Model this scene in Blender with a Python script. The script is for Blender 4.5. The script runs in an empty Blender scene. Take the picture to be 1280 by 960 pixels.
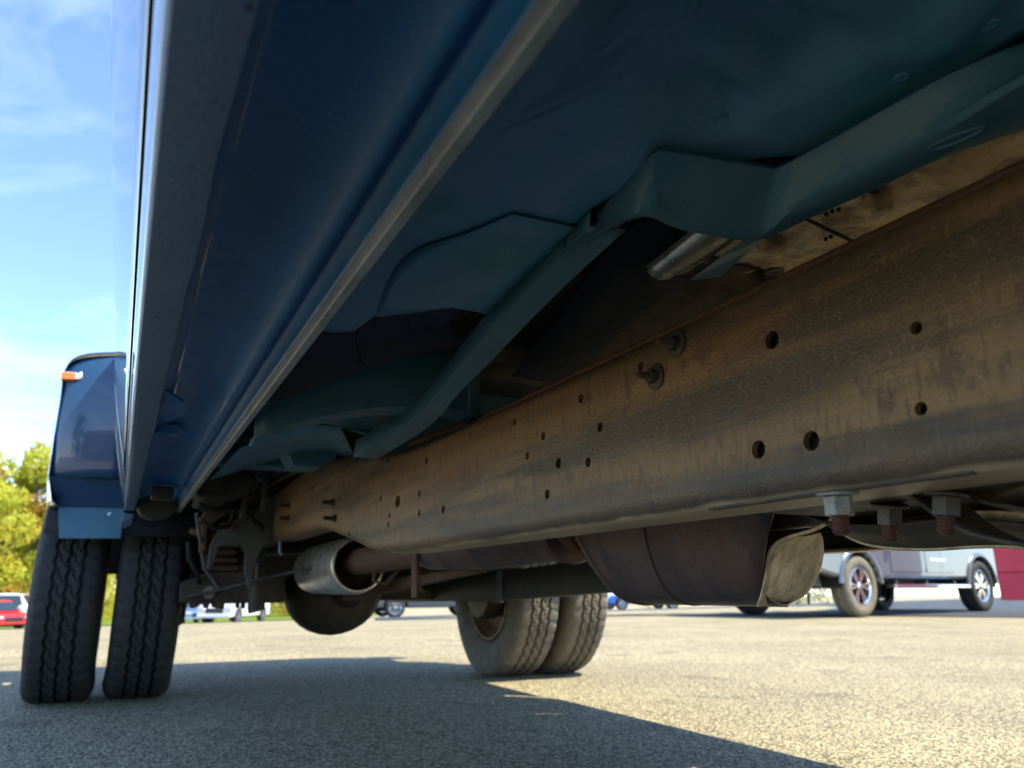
import bpy, bmesh, math, random
from mathutils import Vector, Matrix, noise
rnd = random.Random(7)
S = bpy.context.scene
COL = S.collection
# ------------------------------------------------------------------ camera
PITCH, YAW, ROLL, CH = .2625, .46144, -.00515, .3864      # truck runs along +Y (rearwards), X goes across it
FW = Vector((math.sin(YAW)*math.cos(PITCH), math.cos(YAW)*math.cos(PITCH), math.sin(PITCH)))
_r = Vector((math.cos(YAW), -math.sin(YAW), 0)); _u = _r.cross(FW)
RT = _r*math.cos(ROLL)+_u*math.sin(ROLL); UP = -_r*math.sin(ROLL)+_u*math.cos(ROLL)
CP = Vector((0, 0, CH))
cam = bpy.data.cameras.new('camera'); camo = bpy.data.objects.new('camera', cam); COL.objects.link(camo)
M = Matrix((( RT.x, UP.x, -FW.x, CP.x), (RT.y, UP.y, -FW.y, CP.y), (RT.z, UP.z, -FW.z, CP.z), (0, 0, 0, 1)))
camo.matrix_world = M
cam.lens = 27; cam.sensor_width = 36; cam.clip_start = .01; cam.clip_end = 2000
cam.dof.use_dof = True; cam.dof.focus_distance = .85; cam.dof.aperture_fstop = 7.5
S.camera = camo
# ------------------------------------------------------------------ light
SUN = Vector((.50, -.40, 1.0)).normalized()
EL = math.asin(SUN.z); AZ = math.atan2(SUN.x, SUN.y)
W = bpy.data.worlds.new('World'); S.world = W; W.use_nodes = True
nt = W.node_tree; nt.nodes.clear()
def N(t, ty, **k):
    n = t.nodes.new(ty)
    for a, b in k.items():
        if a in n.inputs.keys() if hasattr(n.inputs, 'keys') else False: n.inputs[a].default_value = b
        else: setattr(n, a, b)
    return n
sky = N(nt, 'ShaderNodeTexSky', sky_type='NISHITA', sun_disc=False, sun_elevation=EL, sun_rotation=AZ,
        altitude=100, air_density=.9, dust_density=.1, ozone_density=4.5)
tc = N(nt, 'ShaderNodeTexCoord'); mp = N(nt, 'ShaderNodeMapping'); mp.inputs['Scale'].default_value = (1.2, .8, 3.2)
mp.inputs['Rotation'].default_value = (.3, .5, .9)
nz = N(nt, 'ShaderNodeTexNoise'); nz.inputs['Scale'].default_value = 1.9; nz.inputs['Detail'].default_value = 9
nz.inputs['Roughness'].default_value = .50; nz.inputs['Distortion'].default_value = .7
cr = N(nt, 'ShaderNodeValToRGB'); cr.color_ramp.elements[0].position = .50; cr.color_ramp.elements[1].position = .84
mxc = N(nt, 'ShaderNodeMix', data_type='RGBA'); mxc.inputs['B'].default_value = (4.2, 5.0, 6.3, 1)
ml = N(nt, 'ShaderNodeMath', operation='MULTIPLY'); ml.inputs[1].default_value = .5
bg = N(nt, 'ShaderNodeBackground'); bg.inputs['Strength'].default_value = .088
ow = N(nt, 'ShaderNodeOutputWorld')
L = nt.links.new
L(tc.outputs['Generated'], mp.inputs['Vector']); L(mp.outputs[0], nz.inputs['Vector']); L(nz.outputs['Fac'], cr.inputs[0])
L(cr.outputs[0], ml.inputs[0]); L(ml.outputs[0], mxc.inputs['Factor']); hsv = N(nt, 'ShaderNodeHueSaturation'); hsv.inputs['Saturation'].default_value = 1.0; hsv.inputs['Value'].default_value = .84
L(sky.outputs[0], hsv.inputs['Color']); L(hsv.outputs[0], mxc.inputs['A'])
L(mxc.outputs['Result'], bg.inputs[0]); L(bg.outputs[0], ow.inputs[0])
sl = bpy.data.lights.new('sun', 'SUN'); sl.energy = 1.95; sl.angle = math.radians(.53); sl.color = (1, .88, .64)
so = bpy.data.objects.new('sun', sl); COL.objects.link(so); so.rotation_euler = SUN.to_track_quat('Z', 'Y').to_euler()
S.view_settings.view_transform = 'Standard'; S.view_settings.look = 'None'
S.view_settings.exposure = 2.52; S.view_settings.gamma = 1
S.render.engine = 'CYCLES'
S.cycles.max_bounces = 10; S.cycles.diffuse_bounces = 7; S.cycles.glossy_bounces = 4
S.cycles.caustics_reflective = False; S.cycles.caustics_refractive = False

# ------------------------------------------------------------------ materials
def mat(name, base, rough=.6, metal=0., coat=0., spec=.5, layers=(), bump=0., bscale=400., bdetail=6, rvar=0., trans=0.):
    """layers: (colour, noise scale, (sx,sy,sz), lo, hi, strength) blotches of dirt, dust, rust laid over the base colour"""
    m = bpy.data.materials.new(name); m.use_nodes = True; t = m.node_tree; t.nodes.clear()
    o = N(t, 'ShaderNodeOutputMaterial'); p = N(t, 'ShaderNodeBsdfPrincipled')
    p.inputs['Base Color'].default_value = (*base, 1); p.inputs['Roughness'].default_value = rough
    p.inputs['Metallic'].default_value = metal; p.inputs['Coat Weight'].default_value = coat
    p.inputs['Coat Roughness'].default_value = .03; p.inputs['Specular IOR Level'].default_value = spec
    tcn = N(t, 'ShaderNodeTexCoord'); col = None; k = t.links.new
    for i, (c, sc, an, lo, hi, st) in enumerate(layers):
        mpn = N(t, 'ShaderNodeMapping'); mpn.inputs['Scale'].default_value = an; mpn.inputs['Location'].default_value = (i*3.7, i*1.3, i*2.1)
        k(tcn.outputs['Object'], mpn.inputs[0])
        n = N(t, 'ShaderNodeTexNoise'); n.inputs['Scale'].default_value = sc; n.inputs['Detail'].default_value = 7; n.inputs['Roughness'].default_value = .6
        k(mpn.outputs[0], n.inputs['Vector'])
        r = N(t, 'ShaderNodeMapRange'); r.inputs['From Min'].default_value = lo; r.inputs['From Max'].default_value = hi
        r.inputs['To Max'].default_value = st
        k(n.outputs['Fac'], r.inputs['Value'])
        x = N(t, 'ShaderNodeMix', data_type='RGBA'); x.inputs['B'].default_value = (*c, 1)
        if col is None: x.inputs['A'].default_value = (*base, 1)
        else: k(col, x.inputs['A'])
        k(r.outputs[0], x.inputs['Factor']); col = x.outputs['Result']
    if col is not None: k(col, p.inputs['Base Color'])
    if rvar:
        n = N(t, 'ShaderNodeTexNoise'); n.inputs['Scale'].default_value = 35; n.inputs['Detail'].default_value = 5; k(tcn.outputs['Object'], n.inputs['Vector'])
        r = N(t, 'ShaderNodeMapRange'); r.inputs['To Min'].default_value = rough-rvar; r.inputs['To Max'].default_value = rough+rvar
        k(n.outputs['Fac'], r.inputs['Value']); k(r.outputs[0], p.inputs['Roughness'])
    if bump:
        n = N(t, 'ShaderNodeTexNoise'); n.inputs['Scale'].default_value = bscale; n.inputs['Detail'].default_value = bdetail; k(tcn.outputs['Object'], n.inputs['Vector'])
        b = N(t, 'ShaderNodeBump'); b.inputs['Strength'].default_value = bump; b.inputs['Distance'].default_value = .6/bscale
        k(n.outputs['Fac'], b.inputs['Height']); k(b.outputs[0], p.inputs['Normal'])
    if trans:
        tr = N(t, 'ShaderNodeBsdfTranslucent'); ms = N(t, 'ShaderNodeMixShader'); ms.inputs[0].default_value = trans
        tr.inputs['Color'].default_value = (*[min(1, c*1.3) for c in base], 1)
        if col is not None: k(col, tr.inputs['Color'])
        k(p.outputs[0], ms.inputs[1]); k(tr.outputs[0], ms.inputs[2]); k(ms.outputs[0], o.inputs[0])
    else: k(p.outputs[0], o.inputs[0])
    return m
iso = (1, 1, 1)
MT = {}
MT['paint'] = mat('blue_paint', (.008, .055, .15), .35, .0, 1.0, .5, [((.02, .06, .12), 60, iso, .4, .7, .5)])
MT['rocker'] = mat('dusty_blue_paint', (.006, .125, .37), .45, 0, .2, .4,
    [((.03, .15, .32), 5, (1, .4, 1), .44, .66, .7), ((.008, .05, .11), 3.2, (1, .35, 1), .50, .68, .7), ((.20, .20, .19), 260, iso, 0.62, 0.69, .55), ((.008, .02, .04), 90, iso, .68, .72, .9),
     ((.22, .19, .16), 16, (1, .3, 1), .60, .80, .45)], .25, 300, rvar=.15)
MT['strip'] = mat('scuffed_grey_blue_strip', (.085, .155, .30), .5, 0, .1, .5,
    [((.075, .125, .23), 9, (1, .3, 1), .4, .7, .8), ((.30, .30, .30), 150, (1, .6, 1), .66, .72, .7), ((.30, .29, .28), 60, (.3, 1, 1), .68, .72, .5), ((.01, .015, .03), 120, iso, 0.64, 0.68, .8)], .3, 250, rvar=.12)
MT['seam'] = mat('worn_seam_metal', (.20, .235, .29), .5, .0, .1, .5,
    [((.10, .11, .13), 30, (1, .4, 1), .45, .7, .8), ((.28, .24, .19), 45, (1, .6, 1), .58, .75, .5), ((.4, .4, .4), 200, iso, 0.61, 0.67, .6)], .3, 200, rvar=.1)
MT['floor'] = mat('overspray_teal_floor', (.075, .245, .315), .45, 0, .25, .5,
    [((.12, .26, .42), 2.6, iso, .44, .56, .9), ((.035, .23, .27), 5, iso, .50, .62, .8), ((.13, .15, .16), 180, iso, 0.60, 0.75, .4), ((.012, .02, .025), 70, iso, .70, .74, .8), ((.16, .15, .13), 12, iso, .62, .8, .4)], .45, 500, rvar=.1)
MT['sill'] = mat('grey_teal_sill', (.065, .175, .235), .5, 0, .15, .5,
    [((.035, .15, .23), 9, (1, .4, 1), .4, .7, .7), ((.17, .15, .12), 20, (1, .4, 1), .58, .8, .5), ((.2, .2, .2), 260, iso, 0.63, 0.69, .5)], .4, 400, rvar=.1)
MT['cross'] = mat('grimy_cross_plate', (.075, .068, .080), .75, 0, 0, .3,
    [((.10, .085, .075), 14, iso, .45, .7, .7), ((.02, .02, .025), 45, iso, .62, .7, .8), ((.25, .23, .2), 300, iso, 0.65, 0.70, .5)], .5, 300)
MT['beam'] = mat('teal_cross_beam', (.045, .145, .185), .5, 0, .12, .5,
    [((.06, .14, .18), 12, iso, .45, .7, .7), ((.012, .03, .04), 40, iso, .6, .7, .7)], .35, 300, rvar=.1)
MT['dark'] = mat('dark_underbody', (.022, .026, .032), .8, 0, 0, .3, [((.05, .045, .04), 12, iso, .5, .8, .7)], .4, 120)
MT['grime'] = mat('grimy_black_steel', (.055, .048, .042), .6, .2, 0, .4,
    [((.11, .085, .06), 22, iso, .45, .7, .8), ((.02, .018, .018), 50, iso, .55, .7, .6)], .5, 180)
MT['rustdark'] = mat('rusty_steel', (.115, .066, .048), .75, .1, 0, .3,
    [((.17, .085, .05), 16, iso, .45, .7, .8), ((.06, .045, .042), 30, iso, .5, .7, .7), ((.24, .19, .13), 110, iso, .62, .75, .5)], .5, 220)
MT['shield'] = mat('heat_stained_shield', (.12, .085, .08), .5, .3, 0, .4,
    [((.20, .075, .05), 5, (1, 1.2, 1), .52, .68, .5), ((.04, .040, .052), 6, (1, 3, .6), .45, .65, .7), ((.19, .15, .11), 40, iso, .58, .8, .4), ((.36, .32, .26), 330, iso, 0.65, 0.70, .6)], .35, 260, rvar=.12)
MT['shieldend'] = mat('bounce_lit_shield_end', (.66, .55, .38), .6, .1, 0, .5, [((.22, .17, .11), 60, (1, 1, .35), .45, .65, .7), ((.45, .40, .3), 130, (1, 1, .5), .6, .75, .5)], .35, 160)  # pale base paints in ground bounce on the shield end and lips
MT['silver'] = mat('heat_blued_silver', (.88, .83, .74), .30, .85, 0, .5, [((.26, .18, .10), 8, iso, .5, .75, .7), ((.3, .32, .34), 20, iso, .55, .75, .6)], .25, 200, rvar=.12)
MT['pan'] = mat('tan_dusty_bounce_lit_floor_pan', (.66, .46, .23), .5, .1, .1, .5,  # tan dust, its base raised to paint in the ground bounce
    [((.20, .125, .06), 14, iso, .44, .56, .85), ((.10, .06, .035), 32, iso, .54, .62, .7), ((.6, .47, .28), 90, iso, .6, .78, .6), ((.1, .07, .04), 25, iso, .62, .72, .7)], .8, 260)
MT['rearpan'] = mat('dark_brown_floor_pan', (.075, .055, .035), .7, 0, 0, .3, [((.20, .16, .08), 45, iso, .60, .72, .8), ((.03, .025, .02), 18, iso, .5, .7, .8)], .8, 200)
MT['channel'] = mat('dark_grey_channel', (.075, .08, .08), .55, .1, 0, .4, [((.12, .11, .095), 9, (1, .4, 1), .45, .7, .6), ((.035, .035, .035), 30, iso, .55, .7, .6)], .3, 200)
MT['jamb'] = mat('gap_shade_jamb', (.006, .008, .012), .9, 0, 0, .1)
MT['rubber'] = mat('tyre_rubber', (.034, .036, .040), .75, 0, 0, .35, [((.065, .064, .062), 30, iso, .45, .75, .6)], .4, 350)
MT['dusty_lit_rubber'] = mat('dusty_lit_tyre_rubber', (.155, .142, .115), .85, 0, 0, .3, [((.24, .22, .18), 24, iso, .45, .7, .7), ((.05, .045, .04), 12, iso, .55, .7, .6)], .4, 350)  # dusty rubber, base lightened to paint in the light on these tyres
MT['rim'] = mat('brown_steel_rim', (.24, .15, .09), .6, .2, 0, .4, [((.05, .04, .035), 30, iso, .45, .7, .8)], .4, 150)
MT['nut'] = mat('grey_zinc_nut', (.30, .30, .28), .55, .4, 0, .5, [((.14, .13, .12), 120, iso, 0.45, 0.70, .7), ((.55, .55, .55), 300, iso, 0.60, 0.70, .6)], .5, 600)
MT['greynut'] = mat('dirty_grey_nut', (.12, .11, .10), .6, .4, 0, .5, [((.07, .06, .055), 120, iso, 0.45, 0.70, .7)], .5, 600)
MT['stud'] = mat('rusty_stud', (.13, .055, .042), .7, .2, 0, .4, [((.06, .03, .028), 200, iso, 0.45, 0.70, .7)], .5, 600)
MT['amber'] = mat('amber_lens', (.95, .22, .01), .25, 0, .8)
MT['chrome'] = mat('chrome', (.75, .76, .78), .12, 1.0)
MT['clear'] = mat('clear_lens', (.65, .67, .70), .15, .3, .8)
MT['glass'] = mat('tinted_glass', (.02, .03, .035), .06, 0, 1, .8)
MT['black'] = mat('black_plastic', (.02, .02, .022), .6)

def frame_material():
    m = mat('weathered_frame_steel', (.20, .120, .052), .5, .1, 0, .45,
        [((.070, .050, .030), 2.6, (1, .45, 5.5), .45, .56, .92),      # long horizontal bands of grime
         ((.27, .165, .068), 4.0, (1, .4, 5), .52, .62, .8),
         ((.085, .052, .032), 75, (1, 2.6, .5), .53, .64, .60),      # short vertical wash marks
         ((.30, .20, .11), 110, (1, 2.0, .6), .57, .68, .45),
         ((.085, .08, .085), 2.2, (1, 1, 2), .60, .74, .35),         # grey bare patches
         ((.30, .115, .04), 2.6, (1, .6, 3), .55, .68, .35), ((.10, .055, .035), 30, (1, 1.3, .8), .56, .64, .7),         # orange rust
         ((.42, .36, .27), 300, iso, .64, .70, .6), ((.035, .03, .028), 160, iso, 0.65, 0.68, .8)], .55, 330, rvar=.12)
    t = m.node_tree; k = t.links.new; p = next(n for n in t.nodes if n.type == 'BSDF_PRINCIPLED')
    src = p.inputs['Base Color'].links[0].from_socket
    tcn = next(n for n in t.nodes if n.type == 'TEX_COORD')
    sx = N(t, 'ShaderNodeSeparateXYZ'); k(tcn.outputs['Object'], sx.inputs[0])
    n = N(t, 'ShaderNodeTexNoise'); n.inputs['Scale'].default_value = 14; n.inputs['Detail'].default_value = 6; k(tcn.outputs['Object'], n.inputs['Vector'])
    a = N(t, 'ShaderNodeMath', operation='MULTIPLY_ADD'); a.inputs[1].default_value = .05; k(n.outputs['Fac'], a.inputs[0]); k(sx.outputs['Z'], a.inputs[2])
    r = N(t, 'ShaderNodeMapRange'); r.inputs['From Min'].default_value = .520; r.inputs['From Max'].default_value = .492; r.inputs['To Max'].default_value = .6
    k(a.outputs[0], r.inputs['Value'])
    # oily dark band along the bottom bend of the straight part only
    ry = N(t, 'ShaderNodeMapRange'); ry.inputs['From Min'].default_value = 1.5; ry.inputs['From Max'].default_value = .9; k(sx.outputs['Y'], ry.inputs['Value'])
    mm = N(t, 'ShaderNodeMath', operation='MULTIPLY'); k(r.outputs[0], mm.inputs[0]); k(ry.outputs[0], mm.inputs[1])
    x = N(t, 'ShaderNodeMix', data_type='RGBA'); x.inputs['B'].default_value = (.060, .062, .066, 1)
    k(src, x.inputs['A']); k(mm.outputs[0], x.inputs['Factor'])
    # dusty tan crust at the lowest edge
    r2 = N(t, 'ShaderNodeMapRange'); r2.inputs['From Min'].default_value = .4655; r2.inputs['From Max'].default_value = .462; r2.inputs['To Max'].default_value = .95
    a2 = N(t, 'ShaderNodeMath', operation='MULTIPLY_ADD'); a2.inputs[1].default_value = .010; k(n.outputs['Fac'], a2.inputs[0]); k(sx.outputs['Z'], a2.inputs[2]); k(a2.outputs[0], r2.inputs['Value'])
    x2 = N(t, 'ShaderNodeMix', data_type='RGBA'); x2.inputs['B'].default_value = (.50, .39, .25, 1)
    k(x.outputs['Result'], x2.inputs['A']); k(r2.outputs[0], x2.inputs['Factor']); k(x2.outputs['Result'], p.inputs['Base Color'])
    return m
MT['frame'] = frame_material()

def asphalt_material(name, base, lo, hi):
    m = bpy.data.materials.new(name); m.use_nodes = True; t = m.node_tree; k = t.links.new
    p = next(n for n in t.nodes if n.type == 'BSDF_PRINCIPLED'); p.inputs['Roughness'].default_value = .85; p.inputs['Specular IOR Level'].default_value = .35
    tcn = N(t, 'ShaderNodeTexCoord')
    v = N(t, 'ShaderNodeTexVoronoi'); v.inputs['Scale'].default_value = 122; v.inputs['Randomness'].default_value = 1; k(tcn.outputs['Object'], v.inputs['Vector'])
    hs = N(t, 'ShaderNodeSeparateColor'); k(v.outputs['Color'], hs.inputs[0])
    r = N(t, 'ShaderNodeValToRGB'); e = r.color_ramp.elements
    e[0].color = (*lo, 1); e[1].color = (*hi, 1); e[1].position = 1.0
    q = e.new(.55); q.color = (*base, 1)
    k(hs.outputs[0], r.inputs[0])
    n = N(t, 'ShaderNodeTexNoise'); n.inputs['Scale'].default_value = 1.1; n.inputs['Detail'].default_value = 8; k(tcn.outputs['Object'], n.inputs['Vector'])
    rr = N(t, 'ShaderNodeMapRange'); rr.inputs['From Min'].default_value = .3; rr.inputs['From Max'].default_value = .7; rr.inputs['To Min'].default_value = .82; rr.inputs['To Max'].default_value = 1.15
    k(n.outputs['Fac'], rr.inputs['Value'])
    ns = N(t, 'ShaderNodeTexNoise'); ns.inputs['Scale'].default_value = 2.3; ns.inputs['Detail'].default_value = 6; k(tcn.outputs['Object'], ns.inputs['Vector'])
    rs = N(t, 'ShaderNodeMapRange'); rs.inputs['From Min'].default_value = .60; rs.inputs['From Max'].default_value = .68; rs.inputs['To Min'].default_value = 1; rs.inputs['To Max'].default_value = .72
    k(ns.outputs['Fac'], rs.inputs['Value'])
    # dark binder in the gaps between the stones
    dr = N(t, 'ShaderNodeMapRange'); dr.inputs['From Min'].default_value = .35; dr.inputs['From Max'].default_value = .75; dr.inputs['To Min'].default_value = 1; dr.inputs['To Max'].default_value = .45
    k(v.outputs['Distance'], dr.inputs['Value'])
    m1 = N(t, 'ShaderNodeMath', operation='MULTIPLY'); m0 = N(t, 'ShaderNodeMath', operation='MULTIPLY'); k(rr.outputs[0], m0.inputs[0]); k(rs.outputs[0], m0.inputs[1]); k(m0.outputs[0], m1.inputs[0]); k(dr.outputs[0], m1.inputs[1])
    mx = N(t, 'ShaderNodeVectorMath', operation='SCALE'); k(r.outputs[0], mx.inputs[0]); k(m1.outputs[0], mx.inputs['Scale']); k(mx.outputs[0], p.inputs['Base Color'])
    n2 = N(t, 'ShaderNodeTexNoise'); n2.inputs['Scale'].default_value = 55; n2.inputs['Detail'].default_value = 4; k(tcn.outputs['Object'], n2.inputs['Vector'])
    s1 = N(t, 'ShaderNodeMath', operation='SUBTRACT'); k(n2.outputs['Fac'], s1.inputs[0]); k(v.outputs['Distance'], s1.inputs[1])
    b = N(t, 'ShaderNodeBump'); b.inputs['Strength'].default_value = .9; b.inputs['Distance'].default_value = .009; k(s1.outputs[0], b.inputs['Height']); k(b.outputs[0], p.inputs['Normal'])
    return m
MT['asphalt'] = asphalt_material('aged_asphalt', (.42, .372, .245), (.15, .133, .093), (.66, .59, .38))
MT['painted_shade_ground'] = asphalt_material('shade_toned_asphalt', (.065, .085, .12), (.035, .045, .06), (.13, .16, .2))
MT['grass'] = mat('grass', (.10, .17, .025), .9, 0, 0, .2, [((.16, .20, .03), 2, iso, .4, .7, .8), ((.06, .12, .02), 9, iso, .5, .7, .7)], 1, 12)

# ------------------------------------------------------------------ helpers
def at(u, v, X=None, Y=None, Z=None):
    """the place where the sight line through the photo's point (u, v) meets a plane of the truck"""
    d = RT*((u-640)/960) - UP*((v-480)/960) + FW
    t = X/d.x if X is not None else Y/d.y if Y is not None else (Z-CH)/d.z
    return CP + d*t
def tag(o, label=None, cat=None, group=None, kind=None):
    if label: o['label'] = label
    if cat: o['category'] = cat
    if group: o['group'] = group
    if kind: o['kind'] = kind
    return o
def empty(name, loc, rz=0, parent=None):
    o = bpy.data.objects.new(name, None); COL.objects.link(o); o.location = loc; o.rotation_euler = (0, 0, rz); o.empty_display_size = .2
    if parent: o.parent = parent
    return o
def link(name, me, m, parent=None, loc=None, smooth=True, solid=0, bevel=0, sub=0, offset=0):
    o = bpy.data.objects.new(name, me); COL.objects.link(o)
    if m is not None: me.materials.clear(); me.materials.append(m)
    me.polygons.foreach_set('use_smooth', [smooth]*len(me.polygons)); me.update()
    if parent:
        o.parent = parent
        if not loc: o.location = -Vector(parent_origin(parent))
    if loc: o.location = loc
    if sub:
        s = o.modifiers.new('sub', 'SUBSURF'); s.levels = s.render_levels = sub
    if solid:
        s = o.modifiers.new('solid', 'SOLIDIFY'); s.thickness = solid; s.offset = offset
    if bevel:
        b = o.modifiers.new('bevel', 'BEVEL'); b.width = bevel; b.segments = 2; b.limit_method = 'ANGLE'
        b.harden_normals = False
    return o
def parent_origin(p):
    # parts whose mesh is given in the parent's world place: cancel the thing's own location (first level only)
    return p.location if p.parent is None else (0, 0, 0)
def raw(V, F):
    me = bpy.data.meshes.new('m'); me.from_pydata([tuple(v) for v in V], [], F); me.validate(); me.update()
    bm = bmesh.new(); bm.from_mesh(me); bmesh.ops.recalc_face_normals(bm, faces=bm.faces); bm.to_mesh(me); bm.free()
    return me
def smooth_angle(o, ang=35):
    me = o.data
    me.polygons.foreach_set('use_smooth', [True]*len(me.polygons))
    bm = bmesh.new(); bm.from_mesh(me)
    for e in bm.edges:
        e.smooth = not (len(e.link_faces) == 2 and e.calc_face_angle(0) > math.radians(ang))
    bm.to_mesh(me); bm.free(); return o
def box_me(x0, x1, y0, y1, z0, z1):
    V = [(x, y, z) for x in (x0, x1) for y in (y0, y1) for z in (z0, z1)]
    return raw(V, [(0, 1, 3, 2), (4, 6, 7, 5), (0, 4, 5, 1), (2, 3, 7, 6), (0, 2, 6, 4), (1, 5, 7, 3)])
def box(name, x0, x1, y0, y1, z0, z1, m, parent=None, bevel=.003):
    return link(name, box_me(x0, x1, y0, y1, z0, z1), m, parent, smooth=False, bevel=bevel)
def merge(ms):
    V = []; F = []
    for me in ms:
        n = len(V); V += [v.co.copy() for v in me.vertices]; F += [tuple(i+n for i in p.vertices) for p in me.polygons]
    return raw(V, F)
def spline(pts, n):
    """Catmull-Rom through pts, n steps per span"""
    P = [Vector(p) for p in pts]; out = []
    for i in range(len(P)-1):
        a = P[i-1] if i else P[0]*2-P[1]; b = P[i]; c = P[i+1]; d = P[i+2] if i+2 < len(P) else P[-1]*2-P[-2]
        for k in range(n):
            t = k/n; out.append(.5*((2*b)+(c-a)*t+(2*a-5*b+4*c-d)*t*t+(3*b-a-3*c+d)*t**3))
    out.append(P[-1]); return out
def sheet_me(rows):
    n = len(rows[0]); V = [p for r in rows for p in r]
    return raw(V, [(i*n+j, i*n+j+1, (i+1)*n+j+1, (i+1)*n+j) for i in range(len(rows)-1) for j in range(n-1)])
def sheet(name, rows, m, parent=None, n=4, solid=.0015, smooth=True, nn=None):
    nn = nn or n
    R = [spline(r, n) if n > 1 else [Vector(p) for p in r] for r in rows]
    C = [spline([R[i][j] for i in range(len(R))], nn) if nn > 1 else [R[i][j] for i in range(len(R))] for j in range(len(R[0]))]
    return smooth_angle(link(name, sheet_me(C), m, parent, smooth=smooth, solid=solid), 38)
def tube_me(path, r, n=14, caps=True):
    P = [Vector(p) for p in path]; V = []; F = []; k = len(P); side = None
    for i, p in enumerate(P):
        d = (P[min(i+1, k-1)]-P[max(i-1, 0)]).normalized()
        if side is None: side = d.orthogonal().normalized()
        side = (side - d*side.dot(d)).normalized(); up = d.cross(side); rr = r[i] if isinstance(r, (list, tuple)) else r
        for j in range(n):
            a = 2*math.pi*j/n; V.append(p+(side*math.cos(a)+up*math.sin(a))*rr)
    for i in range(k-1):
        for j in range(n): F.append((i*n+j, i*n+(j+1) % n, (i+1)*n+(j+1) % n, (i+1)*n+j))
    if caps: F += [tuple(range(n))[::-1], tuple(range((k-1)*n, k*n))]
    return raw(V, F)
def tube(name, path, r, m, parent=None, n=14): return smooth_angle(link(name, tube_me(path, r, n), m, parent), 50)
def lathe_me(prof, n=48, axis='X', closed=False):
    """prof: (along, radius)"""
    V = []; F = []; k = len(prof)
    for j in range(n):
        a = 2*math.pi*j/n; c, s = math.cos(a), math.sin(a)
        for (x, r) in prof:
            V.append((x, r*c, r*s) if axis == 'X' else (r*c, r*s, x) if axis == 'Z' else (r*s, x, r*c))
    kk = k if closed else k-1
    for j in range(n):
        for i in range(kk): F.append((j*k+i, j*k+(i+1) % k, ((j+1) % n)*k+(i+1) % k, ((j+1) % n)*k+i))
    return raw(V, F)
def extrude_me(poly, axis, a, b):
    """poly of 2D points pushed from a to b along axis"""
    f = {'X': lambda p, t: (t, p[0], p[1]), 'Y': lambda p, t: (p[0], t, p[1]), 'Z': lambda p, t: (p[0], p[1], t)}[axis]
    n = len(poly); V = [f(p, a) for p in poly]+[f(p, b) for p in poly]
    return raw(V, [tuple(range(n))[::-1], tuple(range(n, 2*n))]+[(i, (i+1) % n, n+(i+1) % n, n+i) for i in range(n)])
def prism(name, poly, axis, a, b, m, parent=None, bevel=.002, smooth=False): return link(name, extrude_me(poly, axis, a, b), m, parent, smooth=smooth, bevel=bevel)
def poly3(name, pts, m, parent=None, solid=.003, offset=-1, smooth=False, bevel=0):
    return link(name, raw(pts, [tuple(range(len(pts)))]), m, parent, smooth=smooth, solid=solid, offset=offset, bevel=bevel)
def sweepY(name, prof, ys, m, parent=None, solid=.0, flip=False, smooth=True, sharp=40, closed=False):
    fx = (lambda x: 2*CX-x) if flip else (lambda x: x)
    V = []; k = len(prof)
    for y in ys: V += [(fx(x), y, z) for x, z in prof]
    kk = k if closed else k-1
    F = [(i*k+j, i*k+(j+1) % k, (i+1)*k+(j+1) % k, (i+1)*k+j) for i in range(len(ys)-1) for j in range(kk)]
    o = link(name, raw(V, F), m, parent, smooth=smooth, solid=solid); return smooth_angle(o, sharp) if smooth else o
def dup(o, parent=None, loc=None, rot=None):
    c = o.copy(); COL.objects.link(c)
    if parent is not None: c.parent = parent
    if loc is not None: c.location = loc
    if rot is not None: c.rotation_euler = rot
    for ch in list(o.children): dup(ch, c)
    return c
CX = .896

# ------------------------------------------------------------------ terrain
_a = at(0, 786, Y=1)-CP; _b = at(1280, 746, Y=1)-CP          # the lot falls away beyond a gentle crest, more so to the left
_det = _a.x*_b.y-_b.x*_a.y
GA = (_a.z*_b.y-_b.z*_a.y)/_det; GB = (_a.x*_b.z-_b.x*_a.z)/_det
def gz(x, y):
    if y < 4: return 0.0
    z = .345+GA*x+GB*y
    if z > .12: return 0.0
    h = .12
    if z < -h: return max(z, -7)
    return -((h-z)**2)/(4*h)
def terrain(name, inside, m, lift, r0, r1, nr, na, a0=0, a1=2*math.pi):
    V = []; F = []
    for i in range(nr+1):
        r = r0*(r1/r0)**(i/nr)
        for j in range(na+1):
            a = a0+(a1-a0)*j/na; x, y = r*math.sin(a), r*math.cos(a); V.append((x, y, gz(x, y)+lift))
    for i in range(nr):
        for j in range(na): F.append((i*(na+1)+j, i*(na+1)+j+1, (i+1)*(na+1)+j+1, (i+1)*(na+1)+j))
    if r0 < .3:
        V.append((0, 0, lift)); F += [(len(V)-1, j+1, j) for j in range(na)]
    o = link(name, raw(V, F), m); return o
tag(terrain('ground', None, MT['asphalt'], 0, .25, 900, 90, 180), kind='structure')

# ------------------------------------------------------------------ the truck overhead
TR = empty('pickup_truck', (CX, 1.6, 0))
tag(TR, 'dark blue dual-rear-wheel pickup truck seen from beneath its rocker, with its brown frame rail', 'pickup truck')

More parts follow.
